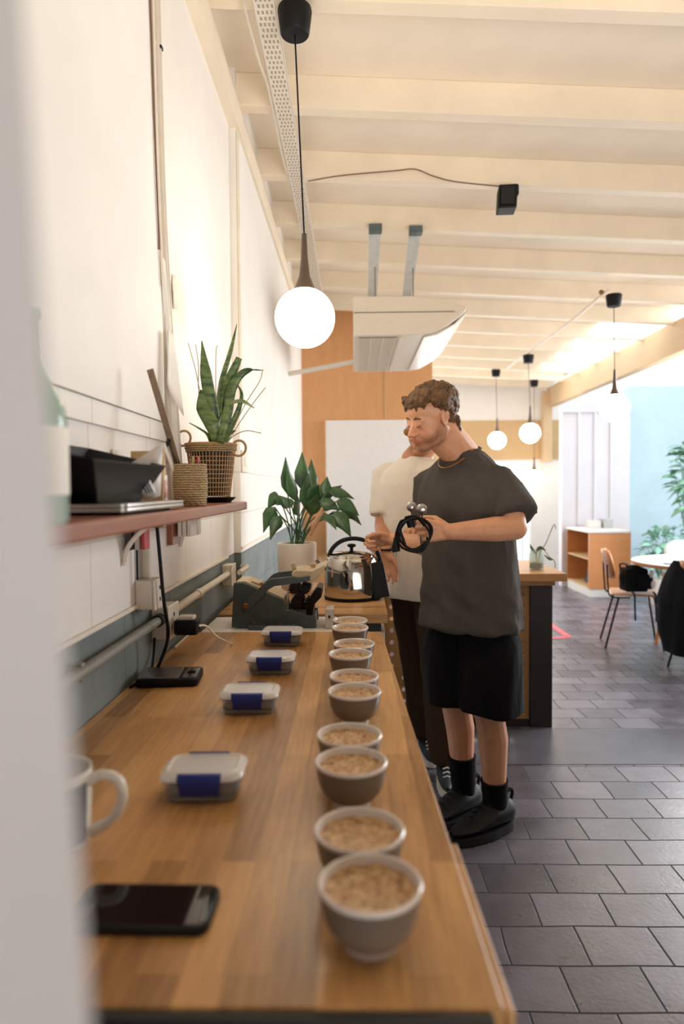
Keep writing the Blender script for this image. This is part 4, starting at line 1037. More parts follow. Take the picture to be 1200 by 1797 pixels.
# red tape triangle on the floor
a_, b_, c_ = on(963, 1094, .002), on(998, 1118, .002), on(964, 1120, .002)
q = MB()
for u, v in ((a_, b_), (b_, c_)):
    d = (v - u).normalized(); s_ = Vector((-d.y, d.x, 0)) * .03
    q.add([u - s_, u + s_, v + s_, v - s_, u - s_ + Vector((0, 0, .001)), u + s_ + Vector((0, 0, .001)), v + s_ + Vector((0, 0, .001)), v - s_ + Vector((0, 0, .001))], FB)
tag(q.build('floor_tape', M['red_tape'], None, False), 'red tape mark on the floor beyond the bar', 'tape')
dr_ = thing('door_hardware_stand', 'thin metal stand before the bright far door', 'stand', (2.65, 10.7, 0))
MB().tube([(2.66, 10.7, .015), (2.66, 10.7, 1.55)], .012, 8).build('pole', M['steel'], dr_)
MB().box2((2.50, 10.66, 1.55), (2.82, 10.74, 1.575)).build('top_plate', M['steel'], dr_, False)
MB().lathe([(0, 0), (.14, 0), (.13, .015), (0, .02)], (2.66, 10.7, 0), 24).build('foot', M['steel'], dr_)

# ------------------------------------------------------------------ old machine
YM = 2.33
def mp(lst): return [(at(x, y, YM).x, at(x, y, YM).z) for x, y in lst]
mc = thing('vintage_machine', 'old grey-green cast metal lever machine with toothed rollers at the counter end', 'machine', (-.25, 2.5, .894))
body = mp([(406, 1101), (410, 1023), (428, 1023), (451, 1033), (480, 1046), (497, 1052), (501, 1071), (532, 1076), (533, 1080), (553, 1081), (555, 1105), (433, 1108), (432, 1103)])
body = [(x, max(z, .8945)) for x, z in body]
D = .17
MB().prism(body, YM, YM + .014, lambda u, v, h: (u, h, v)).build('side_plate', M['machine'], mc, False, .002)
MB().prism(body, YM + D - .014, YM + D, lambda u, v, h: (u, h, v)).build('side_plate', M['machine'], mc, False, .002)
inner = mp([(410, 1100), (413, 1021), (429, 1021), (497, 1050), (500, 1090), (500, 1100)]); inner = [(x, max(z, .90)) for x, z in inner]
MB().prism(inner, YM + .0145, YM + D - .0145, lambda u, v, h: (u, h, v)).build('bed', M['machine_pale'], mc, False, .002)
lo = mp([(500, 1082), (552, 1084), (553, 1100), (500, 1100)])
MB().prism(lo, YM + .0145, YM + D - .0145, lambda u, v, h: (u, h, v)).build('front_tray', M['machine'], mc, False, .002)
arm = mp([(424, 1062), (430, 1056), (468, 1019), (478, 1015), (512, 1011), (524, 1013), (544, 1010), (544, 1018), (526, 1022), (513, 1024), (482, 1028), (472, 1034), (444, 1064), (437, 1071), (428, 1071)])
for y in (YM - .012, YM + D + .001): MB().prism(arm, y, y + .011, lambda u, v, h: (u, h, v)).build('lever_arm', M['machine'], mc, False, .002)
head = mp([(512, 1005), (520, 1001), (546, 1002), (569, 992), (573, 994), (555, 1016), (546, 1024), (520, 1016), (511, 1010)])
MB().prism(head, YM + .001, YM + D - .001, lambda u, v, h: (u, h, v)).build('head_block', M['machine_pale'], mc, False, .003)
pv = at(433, 1062, YM)
MB().lathe([(0, 0), (.010, 0), (.010, .008), (.008, .010), (0, .010)], pv + Vector((0, -.012, 0)), 6, Matrix.Rotation(R(90), 3, 'X'), caps=True).build('hex_bolt', M['brass'], mc)
for x, y in ((446, 1094), (492, 1094)):
    p = at(x, y, YM - .002); MB().lathe([(0, 0), (.006, 0), (.006, .004), (0, .005)], p, 12, Matrix.Rotation(R(90), 3, 'X')).build('screw', M['brass'], mc)
MB().box2((-.372, YM - .030, .8945), (-.20, YM - .001, .908)).build('base_lip', M['machine'], mc, False, .003)
# toothed rollers
for cx, cy, r, n in ((520, 1062, .024, 11), (514, 1036, .019, 9), (534, 1036, .018, 9), (541, 1064, .019, 9), (526, 1046, .014, 8)):
    c_ = at(cx, cy, YM); q = MB()
    for k in range(7):
        poly = []
        for j in range(n * 2):
            a_ = PI * j / n + k * .3; rr_ = r * (1.1 if j % 2 else .66); poly.append((c_.x + rr_ * math.cos(a_), c_.z + rr_ * math.sin(a_)))
        y = YM + .018 + k * .019; q.prism(poly, y, y + .010, lambda u, v, h: (u, h, v))
    q.tube([(c_.x, YM + .015, c_.z), (c_.x, YM + D - .015, c_.z)], r * .6, 12)
    q.build('toothed_roller', M['gears'], mc, False)
guard = mp([(545, 1048), (556, 1032), (565, 1034), (563, 1050), (550, 1064), (548, 1084), (536, 1084), (538, 1058)])
MB().prism(guard, YM + .02, YM + D - .02, lambda u, v, h: (u, h, v)).build('roller_guard', M['gears'], mc, False, .003)
for x, y, w_, m in ((450, 1022, .03, 'machine_pale'), (465, 1025, .022, 'brass')):
    p = at(x, y, YM + .06); MB().box(p, (w_, .06, .012), Matrix.Rotation(R(18), 3, 'Y')).build('top_block', M[m], mc, False, .002)
p = at(516, 996, YM + .05); MB().box(p, (.016, .006, .034), Matrix.Rotation(R(-12), 3, 'Y')).build('upright_tab', M['machine_pale'], mc, False, .002)
for x, y in ((537, 1000), (549, 992)): MB().lathe([(0, -.006), (.010, -.006), (.011, .006), (0, .007)], at(x, y, YM + .09), 14).build('knob', M['machine_pale'], mc)

# ------------------------------------------------------------------ peace lily
PY = 3.15
LP = at(521, 1003, PY); LP.z = .90
lp_ = thing('peace_lily', 'peace lily with drooping dark leaves in a white round pot behind the machine', 'plant', LP)
MB().lathe([(0, 0), (.062, 0), (.072, .01), (.088, .09), (.092, .16), (.092, .225), (.089, .228), (.084, .225), (.083, .20), (0, .198)], LP, 44).build('pot', M['pot'], lp_)
MB().lathe([(0, .205), (.083, .199)], LP, 28).build('soil', M['soil'], lp_)
q = MB(); s_ = MB()
LV = [  # base offset dx, tip px, mid px, depth, width
 ((505, 868), (501, 802), .0, .030), ((530, 860), (530, 793), .05, .036), ((548, 865), (546, 806), .1, .030), ((520, 880), (504, 820), -.05, .034),
 ((570, 868), (574, 836), .05, .028), ((540, 880), (560, 850), -.08, .036), ((490, 872), (470, 893), .0, .034), ((482, 890), (462, 935), -.05, .034),
 ((492, 905), (474, 948), -.1, .030), ((575, 862), (622, 876), .05, .034), ((590, 880), (630, 905), .0, .036), ((585, 898), (616, 943), -.08, .040),
 ((568, 900), (590, 930), -.12, .034), ((512, 890), (492, 870), .1, .032), ((552, 876), (600, 852), .12, .030), ((525, 905), (520, 865), -.12, .034),
 ((545, 905), (556, 868), -.14, .034), ((600, 892), (634, 922), .08, .028), ((498, 886), (478, 876), -.02, .032), ((560, 885), (596, 896), .0, .034), ((534, 890), (541, 830), .0, .030)]
rnd = random.Random(4)
for i, (mid, tip, dd, w_) in enumerate(LV):
    b0 = LP + Vector((rnd.uniform(-.03, .03), rnd.uniform(-.03, .03), .20)); m_ = at(mid[0], mid[1], PY + dd * .7); t_ = at(tip[0], tip[1], PY + dd * 1.3)
    s_.tube(bez([b0, b0.lerp(m_, .5) + Vector(((b0.x - m_.x) * .15, 0, .01)), m_], 4), [.0032] * 9, 6)
    up = (t_ - m_); md = m_.lerp(t_, .5) + Vector((0, 0, .02 if t_.z < m_.z + .03 else 0))
    sd = up.cross(Vector((.2, -1, .35))).normalized() if i % 3 else up.cross(Vector((.5, -.7, .6))).normalized()
    strip(q, [m_, m_.lerp(md, .6), md.lerp(t_, .3), t_], [.003, w_ * .95, w_, w_ * .5, .001], sd, .12)
q.build('leaves', M['leaf_lily'], lp_, solid=.001); s_.build('stems', M['leaf_lily'], lp_)
q = MB()
for (x, y) in ((558, 905), (566, 890)): strip(q, pxl([(545, 940, PY - .1), (x - 6, y + 16, PY - .12), (x, y, PY - .12)]), [.004, .016, .001], (1, .3, 0))
q.build('faded_leaves', mat('faded_leaf', (206, 160, 126), .6), lp_, solid=.001)

# ------------------------------------------------------------------ kettle
KC = Vector((-.012 + at(618, 1000, 2.90).x, 2.93, .9005)); KC.x = at(617, 1000, 2.93).x
kt = thing('kettle', 'large polished steel electric kettle with arched black handle on the far counter', 'kettle', KC)
MB().lathe([(0, .0), (.118, .0), (.120, .003), (.120, .012), (.117, .014)], KC, 56).build('base_ring', M['black'], kt)
MB().lathe([(.117, .0145), (.120, .03), (.121, .06), (.119, .12), (.115, .165), (.108, .180), (.100, .184)], KC, 56).build('body', M['chrome'], kt)
MB().lathe([(.100, .184), (.098, .190), (.070, .203), (.030, .209), (0, .210)], KC, 56).build('lid', M['chrome'], kt)
MB().lathe([(.0, .209), (.008, .210), (.007, .220), (.018, .227), (.020, .233), (.012, .238), (0, .239)], KC, 28).build('lid_knob', M['black'], kt)
hpts = bez([at(577, 986, 2.93), at(581, 966, 2.93), at(598, 950, 2.93), at(622, 945, 2.93), at(645, 951, 2.93), at(660, 966, 2.93), at(668, 986, 2.93)], 8)
MB().tube(hpts, [.0095] * len(hpts), 14).build('handle', M['black'], kt)
hs = MB()
sA = mpx = None
poly = [(at(x, y, 2.86).x, at(x, y, 2.86).z) for x, y in ((650, 987), (672, 986), (684, 1046), (668, 1049), (666, 1056), (655, 1056))]
poly = [(x, max(z, .902)) for x, z in poly]
hs.prism(poly, 2.85, 2.95, lambda u, v, h: (u, h, v)).build('switch_housing', M['shoe'], kt, False, .008)
MB().tube([KC + Vector((-.112, -.01, .135)), KC + Vector((-.145, -.01, .165)), KC + Vector((-.150, -.01, .172))], [.020, .013, .013], 16).build('spout', M['chrome'], kt)

# ------------------------------------------------------------------ people
def frame(F, U=(0, 0, 1)):
    F = Vector(F).normalized(); L = Vector(U).cross(F).normalized(); U = F.cross(L)
    return F, L, U
def head_shape(mb, H, F, s=1.0):
    """head centre H, forward F (tilted), returns to-world function of (f, l, u)"""
    f, l, u = F
    Mx = Matrix((f, l, u)).transposed()
    P = lambda a, b, c: H + Mx @ Vector((a * s, b * s, c * s))
    E = lambda c, r: mb.ell(P(*c), [q * s for q in r], Mx, 24, 14)
    Cp = lambda a, ra, b, rb: mb.cap(P(*a), ra * s, P(*b), rb * s)
    E((-.012, 0, .035), (.098, .078, .090)); E((.028, 0, -.015), (.068, .066, .085)); E((.035, 0, .045), (.060, .063, .060))
    E((.045, 0, -.070), (.045, .046, .040)); E((.078, 0, -.098), (.022, .024, .020))
    for k in (-1, 1):
        Cp((-.008, k * .056, -.045), .020, (.004, k * .050, -.078), .017); Cp((.004, k * .050, -.078), .017, (.070, k * .018, -.100), .017)
        Cp((.083, k * .012, .016), .011, (.074, k * .046, .012), .010)
        E((.040, k * .026, -.040), (.046, .038, .052))
        E((.080, k * .031, -.003), (.0135, .0155, .0115))
        E((.104, k * .0115, -.040), (.010, .0085, .0075))
        M2 = Matrix.Rotation(R(-12), 3, 'Y')
        mb.ell(P(-.008, k * .077, -.004), [.017 * s, .007 * s, .031 * s], Mx @ M2, 18, 10)
        c0 = [(-.008 + .016 * math.cos(q), k * .083, -.002 + .029 * math.sin(q)) for q in [R(-60 + 26 * i) for i in range(11)]]
        mb.tube([P(*c) for c in c0], .0042 * s, 8)
    Cp((.088, 0, .004), .0085, (.113, 0, -.032), .0105); E((.117, 0, -.036), (.0105, .011, .0095))
    Cp((.096, 0, -.050), .008, (.094, 0, -.058), .010)
    mb.tube([P(.088, -.024, -.066), P(.100, -.010, -.0625), P(.102, 0, -.064), P(.100, .010, -.0625), P(.088, .024, -.066)], [.003 * s, .006 * s, .0062 * s, .006 * s, .003 * s], 10)
    mb.tube([P(.086, -.022, -.068), P(.098, -.009, -.0745), P(.100, 0, -.0755), P(.098, .009, -.0745), P(.086, .022, -.068)], [.003 * s, .0065 * s, .0075 * s, .0065 * s, .003 * s], 10)
    return P
def hand_shape(mb, W, d, n, t, curls, spread=0.0, thumb=((.5, .8, .2), (.2, 1, .3), (0, 1, .3)), s=1.0, plen=.088):
    """W wrist, d to the knuckles, n out of the palm side, t towards the thumb"""
    d = Vector(d).normalized(); t = Vector(t); t = (t - d * t.dot(d)).normalized(); n0 = Vector(n); n = d.cross(t); n = n if n.dot(n0) > 0 else -n
    offs = (.031, .011, -.010, -.029); lens = ((.044, .026, .021), (.048, .030, .022), (.045, .028, .021), (.035, .021, .019))
    mb.cap(W - d * .03 * s, .0265 * s, W + d * .012 * s, .025 * s)
    tips = []
    for i, (o, L) in enumerate(zip(offs, lens)):
        kn = W + d * (plen - .006 * abs(i - 1)) * s + t * o * s
        mb.cap(W + d * .012 * s + t * o * .45 * s, .0165 * s, kn, .0120 * s, 12)
        a = 0; p = kn; r = (.0098 if i < 3 else .0085) * s
        side = t * spread * (1.5 - i) / 3
        for k, (l_, c_) in enumerate(zip(L, curls[i])):
            a += R(c_); v = (d * math.cos(a) + n * math.sin(a) + side).normalized(); q = p + v * l_ * s
            mb.cap(p, r, q, r * .90, 12); p = q; r *= .92
        tips.append(p)
    mb.cap(W + d * .045 * s + n * .010 * s + t * .02 * s, .016 * s, W + d * .02 * s + t * .006 * s + n * .008 * s, .017 * s, 12)
    p = W + d * .022 * s + t * .024 * s + n * .006 * s; r = .0135 * s
    for (x, y, z), l_ in zip(thumb, (.040, .033, .026)):
        v = (t * x + d * y + n * z).normalized(); q = p + v * l_ * s; mb.cap(p, r, q, r * .84, 12); p = q; r *= .84
    return p, tips
def relax(me, n):
    bm = bmesh.new(); bm.from_mesh(me)
    for _ in range(n): bmesh.ops.smooth_vert(bm, verts=bm.verts, factor=.5, use_axis_x=True, use_axis_y=True, use_axis_z=True)
    bm.to_mesh(me); bm.free()
def finish(name, mb, voxel, m, par, it=4):
    me = remeshed(mb, voxel, it); me.transform(par.matrix_basis.inverted()); return link(name, me, m, par)
def loc_of(par, p): return tuple(par.matrix_basis.inverted() @ Vector(p))

def shoe(name, par, ankle, F, m, sole_m, hi=.09, L=.30, w=.052, laces=None, chunk=1.0):
    F = Vector((F[0], F[1], 0)).normalized(); S = Vector((-F.y, F.x, 0)); A = Vector((ankle[0], ankle[1], 0))
    rings = []
    for i in range(17):
        v = i / 16; f = -.085 + L * v
        wd = w * (.72 + .35 * math.sin(PI * min(1, v * 1.15)) ** .8) * (1 if v < .82 else max(.25, math.sqrt(max(0, 1 - ((v - .82) / .19) ** 2)))) * (1 if v > .06 else .72)
        h = hi if v < .38 else hi - (hi - .045) * min(1, (v - .38) / .35) if v < .80 else .045 * (1 - .45 * (v - .8) / .2)
        if v < .05: h *= .85
        row = []
        for j in range(20):
            q = 2 * PI * j / 20; x = math.cos(q); y = math.sin(q)
            row.append(A + F * f + S * wd * (abs(x) ** .8 * (1 if x > 0 else -1)) * (1 if y < 0 else (1 - .30 * y)) + Vector((0, 0, .028 + (y * .5 + .5) ** .8 * h * chunk)))
        rings.append(row)
    o = MB().loft(rings).build(name, m, par)
    out = []
    for i in range(32):
        q = 2 * PI * i / 32; u = math.cos(q); vv = math.sin(q); f = -.088 + (L + .006) * (u * .5 + .5)
        ww = w * (1.05 if u > -.3 else .90) * (abs(vv) ** .65) * (1 if vv > 0 else -1)
        out.append(A + F * f + S * ww)
    s_ = MB().loft([[p + Vector((0, 0, z)) for p in out] for z in (.0035, .006, .026, .032)]).build('sole', sole_m, o)
    return o, s_

# ---- person one: curly hair, charcoal tee -----------------------------------
F1 = Vector((-.70, -.714, 0)); L1 = Vector((.714, -.70, 0))
pr = thing('person', 'man with curly dark-blond hair in charcoal t-shirt and black shorts, gripping the kettle handle', 'person', (.47, 2.68, 0))
bd = MB()
PC = Vector((.455, 2.675, .96))
# torso
for a_, ra, b_, rb in (((0, 0, -.02), .135, (0, 0, .18), .125), ((0, 0, .18), .125, (0, 0, .40), .14)):
    for k in (-1, 1): bd.cap(PC + L1 * .055 * k + Vector(a_), ra * .85, PC + L1 * .06 * k + Vector(b_), rb * .85)
SL = Vector((.556, 2.56, 1.440)); SR = Vector((.300, 2.79, 1.440)); NB = Vector((.428, 2.655, 1.500))
bd.cap(SL.lerp(NB, .2) - Vector((0, 0, .06)), .042, SR.lerp(NB, .2) - Vector((0, 0, .06)), .042)
bd.cap(NB - Vector((0, 0, .03)) , .082, NB + Vector((-.005, 0, .0)), .062)
for k, S_ in ((1, SL), (-1, SR)): bd.cap(NB + Vector((0, 0, -.01)), .045, S_ - Vector((0, 0, .055)), .040)
HC = at(757, 733, 2.56)
hf = frame(Vector((-.90, -.44, 0)).normalized() + Vector((0, 0, -.36)))
# slight roll towards the camera side
hx = Matrix.Rotation(R(-6), 3, hf[0]); hf = (hf[0], hx @ hf[1], hx @ hf[2])
HP = head_shape(bd, HC, hf, .95)
bd.cap(NB, .070, HP(-.035, 0, -.055), .063); bd.cap(NB + F1 * .02, .060, HP(.0, 0, -.075), .050)
# left arm (near the camera)
EL = Vector((.580, 2.44, 1.232)); WL = Vector((.335, 2.355, 1.226))
bd.cap(SL - Vector((0, 0, .055)), .040, SL.lerp(EL, .6), .046); bd.cap(SL.lerp(EL, .6), .050, EL, .043); bd.cap(EL, .044, EL.lerp(WL, .3), .046); bd.cap(EL.lerp(WL, .3), .046, WL, .029)
thL, tipsL = hand_shape(bd, WL, (-1, -.10, .06), (.1, .75, -.5), (-.05, .1, 1), ((58, 75, 40), (66, 80, 45), (70, 82, 45), (74, 80, 45)), 0, ((.55, .75, .45), (.05, 1, .55), (-.1, .9, .6)), 1.02)
# right arm (towards the kettle)
ER = Vector((.325, 2.79, 1.135)); WR = at(687, 946, 2.955)
bd.cap(SR - Vector((0, 0, .055)), .040, SR.lerp(ER, .6), .046); bd.cap(SR.lerp(ER, .6), .050, ER, .043); bd.cap(ER, .044, ER.lerp(WR, .3), .044); bd.cap(ER.lerp(WR, .3), .043, WR, .029)
thR, tipsR = hand_shape(bd, WR, (-1, -.06, -.06), (0, -.85, -.5), (0, -.5, .85), ((42, 78, 55), (48, 80, 55), (54, 80, 55), (62, 80, 55)), .0, ((.55, .85, .25), (.10, 1, .30), (-.1, 1, .35)), 1.0)
# legs
AL = Vector((.555, 2.665, .10)); AR = Vector((.450, 2.79, .10))
HL, HR = PC + L1 * .09 - Vector((0, 0, .05)), PC - L1 * .09 - Vector((0, 0, .05))
for H_, A_ in ((HL, AL), (HR, AR)):
    K = Vector((H_.x * .35 + A_.x * .65, H_.y * .35 + A_.y * .65, .50)) + F1 * .03
    bd.cap(H_, .092, K, .060); bd.cap(K, .058, K.lerp(A_, .30) - F1 * .018, .059); bd.cap(K.lerp(A_, .30) - F1 * .018, .059, A_, .038)
    bd.cap(A_, .036, A_ + F1 * .03 - Vector((0, 0, .04)), .030)
lc = lambda p: loc_of(pr, p)
stub = [(lc(HP(.078, .028, -.092)), .042, (120, 74, 46), .62, 260), (lc(HP(.040, .052, -.082)), .046, (116, 72, 46), .60, 260), (lc(HP(.078, -.020, -.098)), .042, (116, 72, 46), .6, 260), (lc(HP(.012, .062, -.058)), .036, (122, 80, 52), .5, 260),
        (lc(HP(.104, 0, -.056)), .022, (150, 92, 60), .35, 260), (lc(HP(.104, 0, -.069)), .020, (176, 96, 80), .60), (lc(HP(.098, .014, -.069)), .016, (176, 96, 80), .55),
        (lc(HP(.118, 0, -.036)), .022, (214, 130, 104), .35), (lc(HP(.066, .046, -.03)), .036, (214, 134, 106), .30), (lc(HP(.088, .031, -.006)), .016, (170, 104, 78), .35)]
M['skin1'] = m_skin('fair_skin', (214, 158, 122), None, stub)
body = finish('body', bd, .0042, M['skin1'], pr, 3)
bm = bmesh.new(); bm.from_mesh(body.data); hc_ = Vector(loc_of(pr, HP(.03, 0, -.02)))
ears = [Vector(loc_of(pr, HP(-.008, k * .080, -.002))) for k in (-1, 1)]; nose_ = Vector(loc_of(pr, HP(.112, 0, -.034)))
fv = [v for v in bm.verts if (v.co - hc_).length < .15 and min((v.co - e).length for e in ears) > .034 and (v.co - nose_).length > .020]
for _ in range(5): bmesh.ops.smooth_vert(bm, verts=fv, factor=.5, use_axis_x=True, use_axis_y=True, use_axis_z=True)
bm.to_mesh(body.data); bm.free()
# hair: many curls grown together
rnd = random.Random(11); hb = MB()
hb.ell(HP(-.022, 0, .043), (.092, .076, .078), Matrix((hf[0], hf[1], hf[2])).transposed(), 24, 14)
n_ = 0
while n_ < 620:
    v = Vector((rnd.gauss(0, 1), rnd.gauss(0, 1), rnd.gauss(0, 1))).normalized()
    f, l, u = v
    sb_ = .05 < f < .24 and -.42 < u < .2
    if u < -.70 or (f > .35 and u < .40) or (not sb_ and f > .0 and u < .18) or (not sb_ and f > -.32 and u < -.12) or (not sb_ and u < -.3 and f > -.5): continue
    k = (1.02 if u > .2 else .95) + rnd.uniform(-.03, .09)
    p = HP(-.018 + f * .104 * k, l * .083 * k, .040 + u * .086 * k); r = rnd.uniform(.007, .0125) * (1 if u > .15 else .8)
    if sb_ and u < .1: r *= .65; p = HP(-.018 + f * .100, l * .077, .040 + u * .088)
    a_ = rnd.uniform(0, 6.3); t1 = v.orthogonal(); t2 = v.cross(t1); tw = (t1 * math.cos(a_) + t2 * math.sin(a_)); 
    q_ = p + (hf[0] * tw.x + hf[1] * tw.y + hf[2] * tw.z) * r * 1.1
    hb.cap(p, r, q_, r * .7, 8); n_ += 1
for i in range(90):                                   # fringe and nape curls
    l = rnd.uniform(-.06, .06); 
    p = HP(.072 + rnd.uniform(-.006, .018) - l * l * 6, l, .082 + rnd.uniform(-.022, .022)); hb.cap(p, .009, p + Vector((rnd.uniform(-.01, .01), 0, -.010)), .006, 8)
for i in range(70):
    l = rnd.uniform(-.058, .058); p = HP(-.098 + abs(l) * .35 + rnd.uniform(-.006, .006), l, -.025 - rnd.uniform(0, .055)); hb.cap(p, .011, p - hf[2] * .014, .006, 8)
hb.ell(HP(-.052, 0, -.002), (.052, .066, .070), Matrix((hf[0], hf[1], hf[2])).transposed(), 20, 12)
finish('hair', hb, .0030, M['hair_blond'], pr, 0)
for k in (-1, 1):
    MB().tube([HP(.090, k * .014, .020), HP(.092, k * .030, .0265), HP(.080, k * .048, .020)], [.0032, .0042, .002], 8).build('eyebrow', M['brow'], pr)
    MB().tube([HP(.0905, k * .019, -.006), HP(.0945, k * .031, -.0095), HP(.0855, k * .043, -.007)], [.001, .0016, .001], 6).build('eyelashes', M['brow'], pr)
# t-shirt
sh_ = MB(); rings = []
for z, w_, d_, fo, lo_ in ((.822, .214, .160, .0, .0), (.86, .211, .156, 0, 0), (.95, .203, .147, 0, 0), (1.05, .192, .140, .0, 0), (1.15, .190, .140, .005, 0), (1.25, .192, .142, .008, 0), (1.34, .196, .138, .008, 0), (1.39, .180, .124, .004, 0), (1.43, .150, .108, 0, 0), (1.475, .125, .092, 0, 0), (1.505, .082, .078, 0, 0), (1.525, .066, .066, -.004, 0)):
    c_ = PC.lerp(NB, max(0, (z - .96) / .54)); c_.z = z; row = []
    for j in range(72):
        q = 2 * PI * j / 72; x, y = math.cos(q), math.sin(q); e = .82
        lowk = max(0, 1 - (z - .82) / .55)
        k = 1 + (.030 * lowk * math.sin(q * 6 + 1.1) + .022 * lowk * math.sin(q * 11 + z * 9)) + .012 * math.sin(q * 5 + z * 22) * (1 if z < 1.42 else 0)
        row.append(c_ + L1 * w_ * 1.04 * abs(x) ** e * (1 if x > 0 else -1) * k + F1 * (d_ * abs(y) ** e * (1 if y > 0 else -1) * k + fo))
    rings.append(row)
sh_.loft(rings)
def sleeve(mb, S_, E_, r0, r1, k_end, out=Vector((0, 0, 0))):
    rings = []; ax = (E_ - S_); e = S_ + ax * k_end; ax.normalize(); a = ax.orthogonal().normalized(); b = ax.cross(a)
    for i in range(14):
        v = i / 13; c_ = (S_ - ax * .03).lerp(e, v) + out * math.sin(PI * v * .5); r = r0 + (r1 - r0) * v
        rings.append([c_ + (a * math.cos(q) + b * math.sin(q)) * r * (1 + .035 * v * math.sin(q * 5 + v * 5) + .012 * math.sin(v * 16 + q * 2)) for q in (2 * PI * j / 40 for j in range(40))])
    mb.loft(rings)
sleeve(sh_, SL + Vector((-.006, .008, -.032)), EL + Vector((.004, 0, 0)), .060, .086, .80, Vector((.012, -.006, 0)))
sleeve(sh_, SR + Vector((0, 0, -.032)), ER, .060, .080, .72)
for S_ in (SL, SR): sh_.cap(NB + Vector((0, 0, -.035)), .062, S_ + Vector((0, 0, -.040)), .058); sh_.cap(NB + Vector((0, 0, -.10)), .085, S_.lerp(NB, .25) + Vector((0, 0, -.075)), .070)
me = remeshed(sh_, .0070, 22)
for v in me.vertices:                                  # cloth folds
    p = v.co; dd = .016 * noise.noise(Vector((p.x * 9 + p.z * 3, p.y * 9, p.z * 3.2))) + .012 * noise.noise(Vector((p.x * 20 + p.z * 9, p.y * 20, p.z * 5))) - .005 * abs(math.sin(26 * (p.x * .8 + p.z * .6) + 3 * math.sin(7 * p.z)))
    v.co = p + v.normal * dd
relax(me, 5); me.transform(pr.matrix_basis.inverted()); tee = link('t_shirt', me, M['tee'], pr); tee['label'] = 'charcoal t-shirt'
NK = NB + Vector((-.006, -.006, .022))
MB().tube([NK + L1 * .071 * math.cos(2 * PI * k / 40) + F1 * .069 * math.sin(2 * PI * k / 40) + Vector((0, 0, -.016 * math.sin(2 * PI * k / 40))) for k in range(41)], .0065, 10).build('collar', M['tee'], pr)
MB().tube([NK + L1 * .068 * math.cos(2 * PI * k / 60) + F1 * (.092 * math.sin(2 * PI * k / 60) + .022) + Vector((0, 0, -.072 * max(0, math.sin(2 * PI * k / 60)) + .006)) for k in range(61)], .0016, 6).build('gold_necklace', M['gold'], pr)
# shorts
so = MB()
for k, H_, A_ in ((1, HL, AL), (-1, HR, AR)):
    K = Vector((H_.x * .5 + A_.x * .5, H_.y * .5 + A_.y * .5, .50)); rings = []
    for i in range(12):
        v = i / 11; z = .93 - .43 * v; c_ = Vector((H_.x, H_.y, 0)).lerp(Vector((K.x, K.y, 0)), v); c_.z = z; r = .086 + .042 * min(1, v * 2)
        rings.append([c_ + Vector((math.cos(q), math.sin(q), 0)) * r * (1 + .04 * v * math.sin(q * 4 + k) + .015 * math.sin(q * 9 + v * 8)) for q in (2 * PI * j / 44 for j in range(44))])
    so.loft(rings)
so.cap(HL - Vector((0, 0, .04)), .09, HR - Vector((0, 0, .04)), .09)
me = remeshed(so, .0075, 5)
for v in me.vertices:
    p = v.co; v.co = p + v.normal * (.005 * math.sin(42 * (p.x * .6 - p.z * .5) + 3 * math.sin(11 * p.z)) + .004 * noise.noise(p * 11))
relax(me, 4); me.transform(pr.matrix_basis.inverted()); link('shorts', me, M['shorts'], pr)
for A_, top, ht in ((AL, .212, HL), (AR, .262, HR)):
    K = Vector((ht.x * .35 + A_.x * .65, ht.y * .35 + A_.y * .65, .50)) + F1 * .03
    pts = []; rr_ = []
    for i in range(8):
        z = .06 + (top - .06) * i / 7
        t_ = max(0, (z - A_.z) / (K.z - A_.z)); kk = A_.lerp(K, t_) - F1 * .018 * min(1, t_ / .7)
        pts.append(Vector((kk.x, kk.y, z))); rr_.append(.046 + .0135 * min(1, t_ / .5) + (.002 if i % 2 else 0))
    MB().tube(pts, rr_, 22).build('sock', M['sock'], pr)
for A_, dF in ((AL, Vector((-.86, -.5, 0))), (AR, Vector((-.80, -.60, 0)))):
    o, s_ = shoe('shoe', pr, A_, dF, M['shoe'], M['black_soft'], .095, .305, .056, chunk=1.05)
    dF = dF.normalized(); hp_ = Vector((A_.x, A_.y, 0)) - dF * .08
    tb_ = MB().tube(bez([hp_ + Vector((0, 0, .10)), hp_ - dF * .012 + Vector((0, 0, .135)), hp_ - dF * .006 + Vector((0, 0, .155)), hp_ + dF * .012 + Vector((0, 0, .15))]), .007, 8).build('heel_tab', M['black_soft'], o)
    for k in range(4):
        c_ = Vector((A_.x, A_.y, .128 - .014 * k)) + dF * (.045 + .024 * k); s2 = Vector((-dF.y, dF.x, 0))
        MB().tube([c_ - s2 * .026 - Vector((0, 0, .006)), c_ + Vector((0, 0, .006)), c_ + s2 * .026 - Vector((0, 0, .006))], .0032, 6).build('lace', M['black_soft'], o)

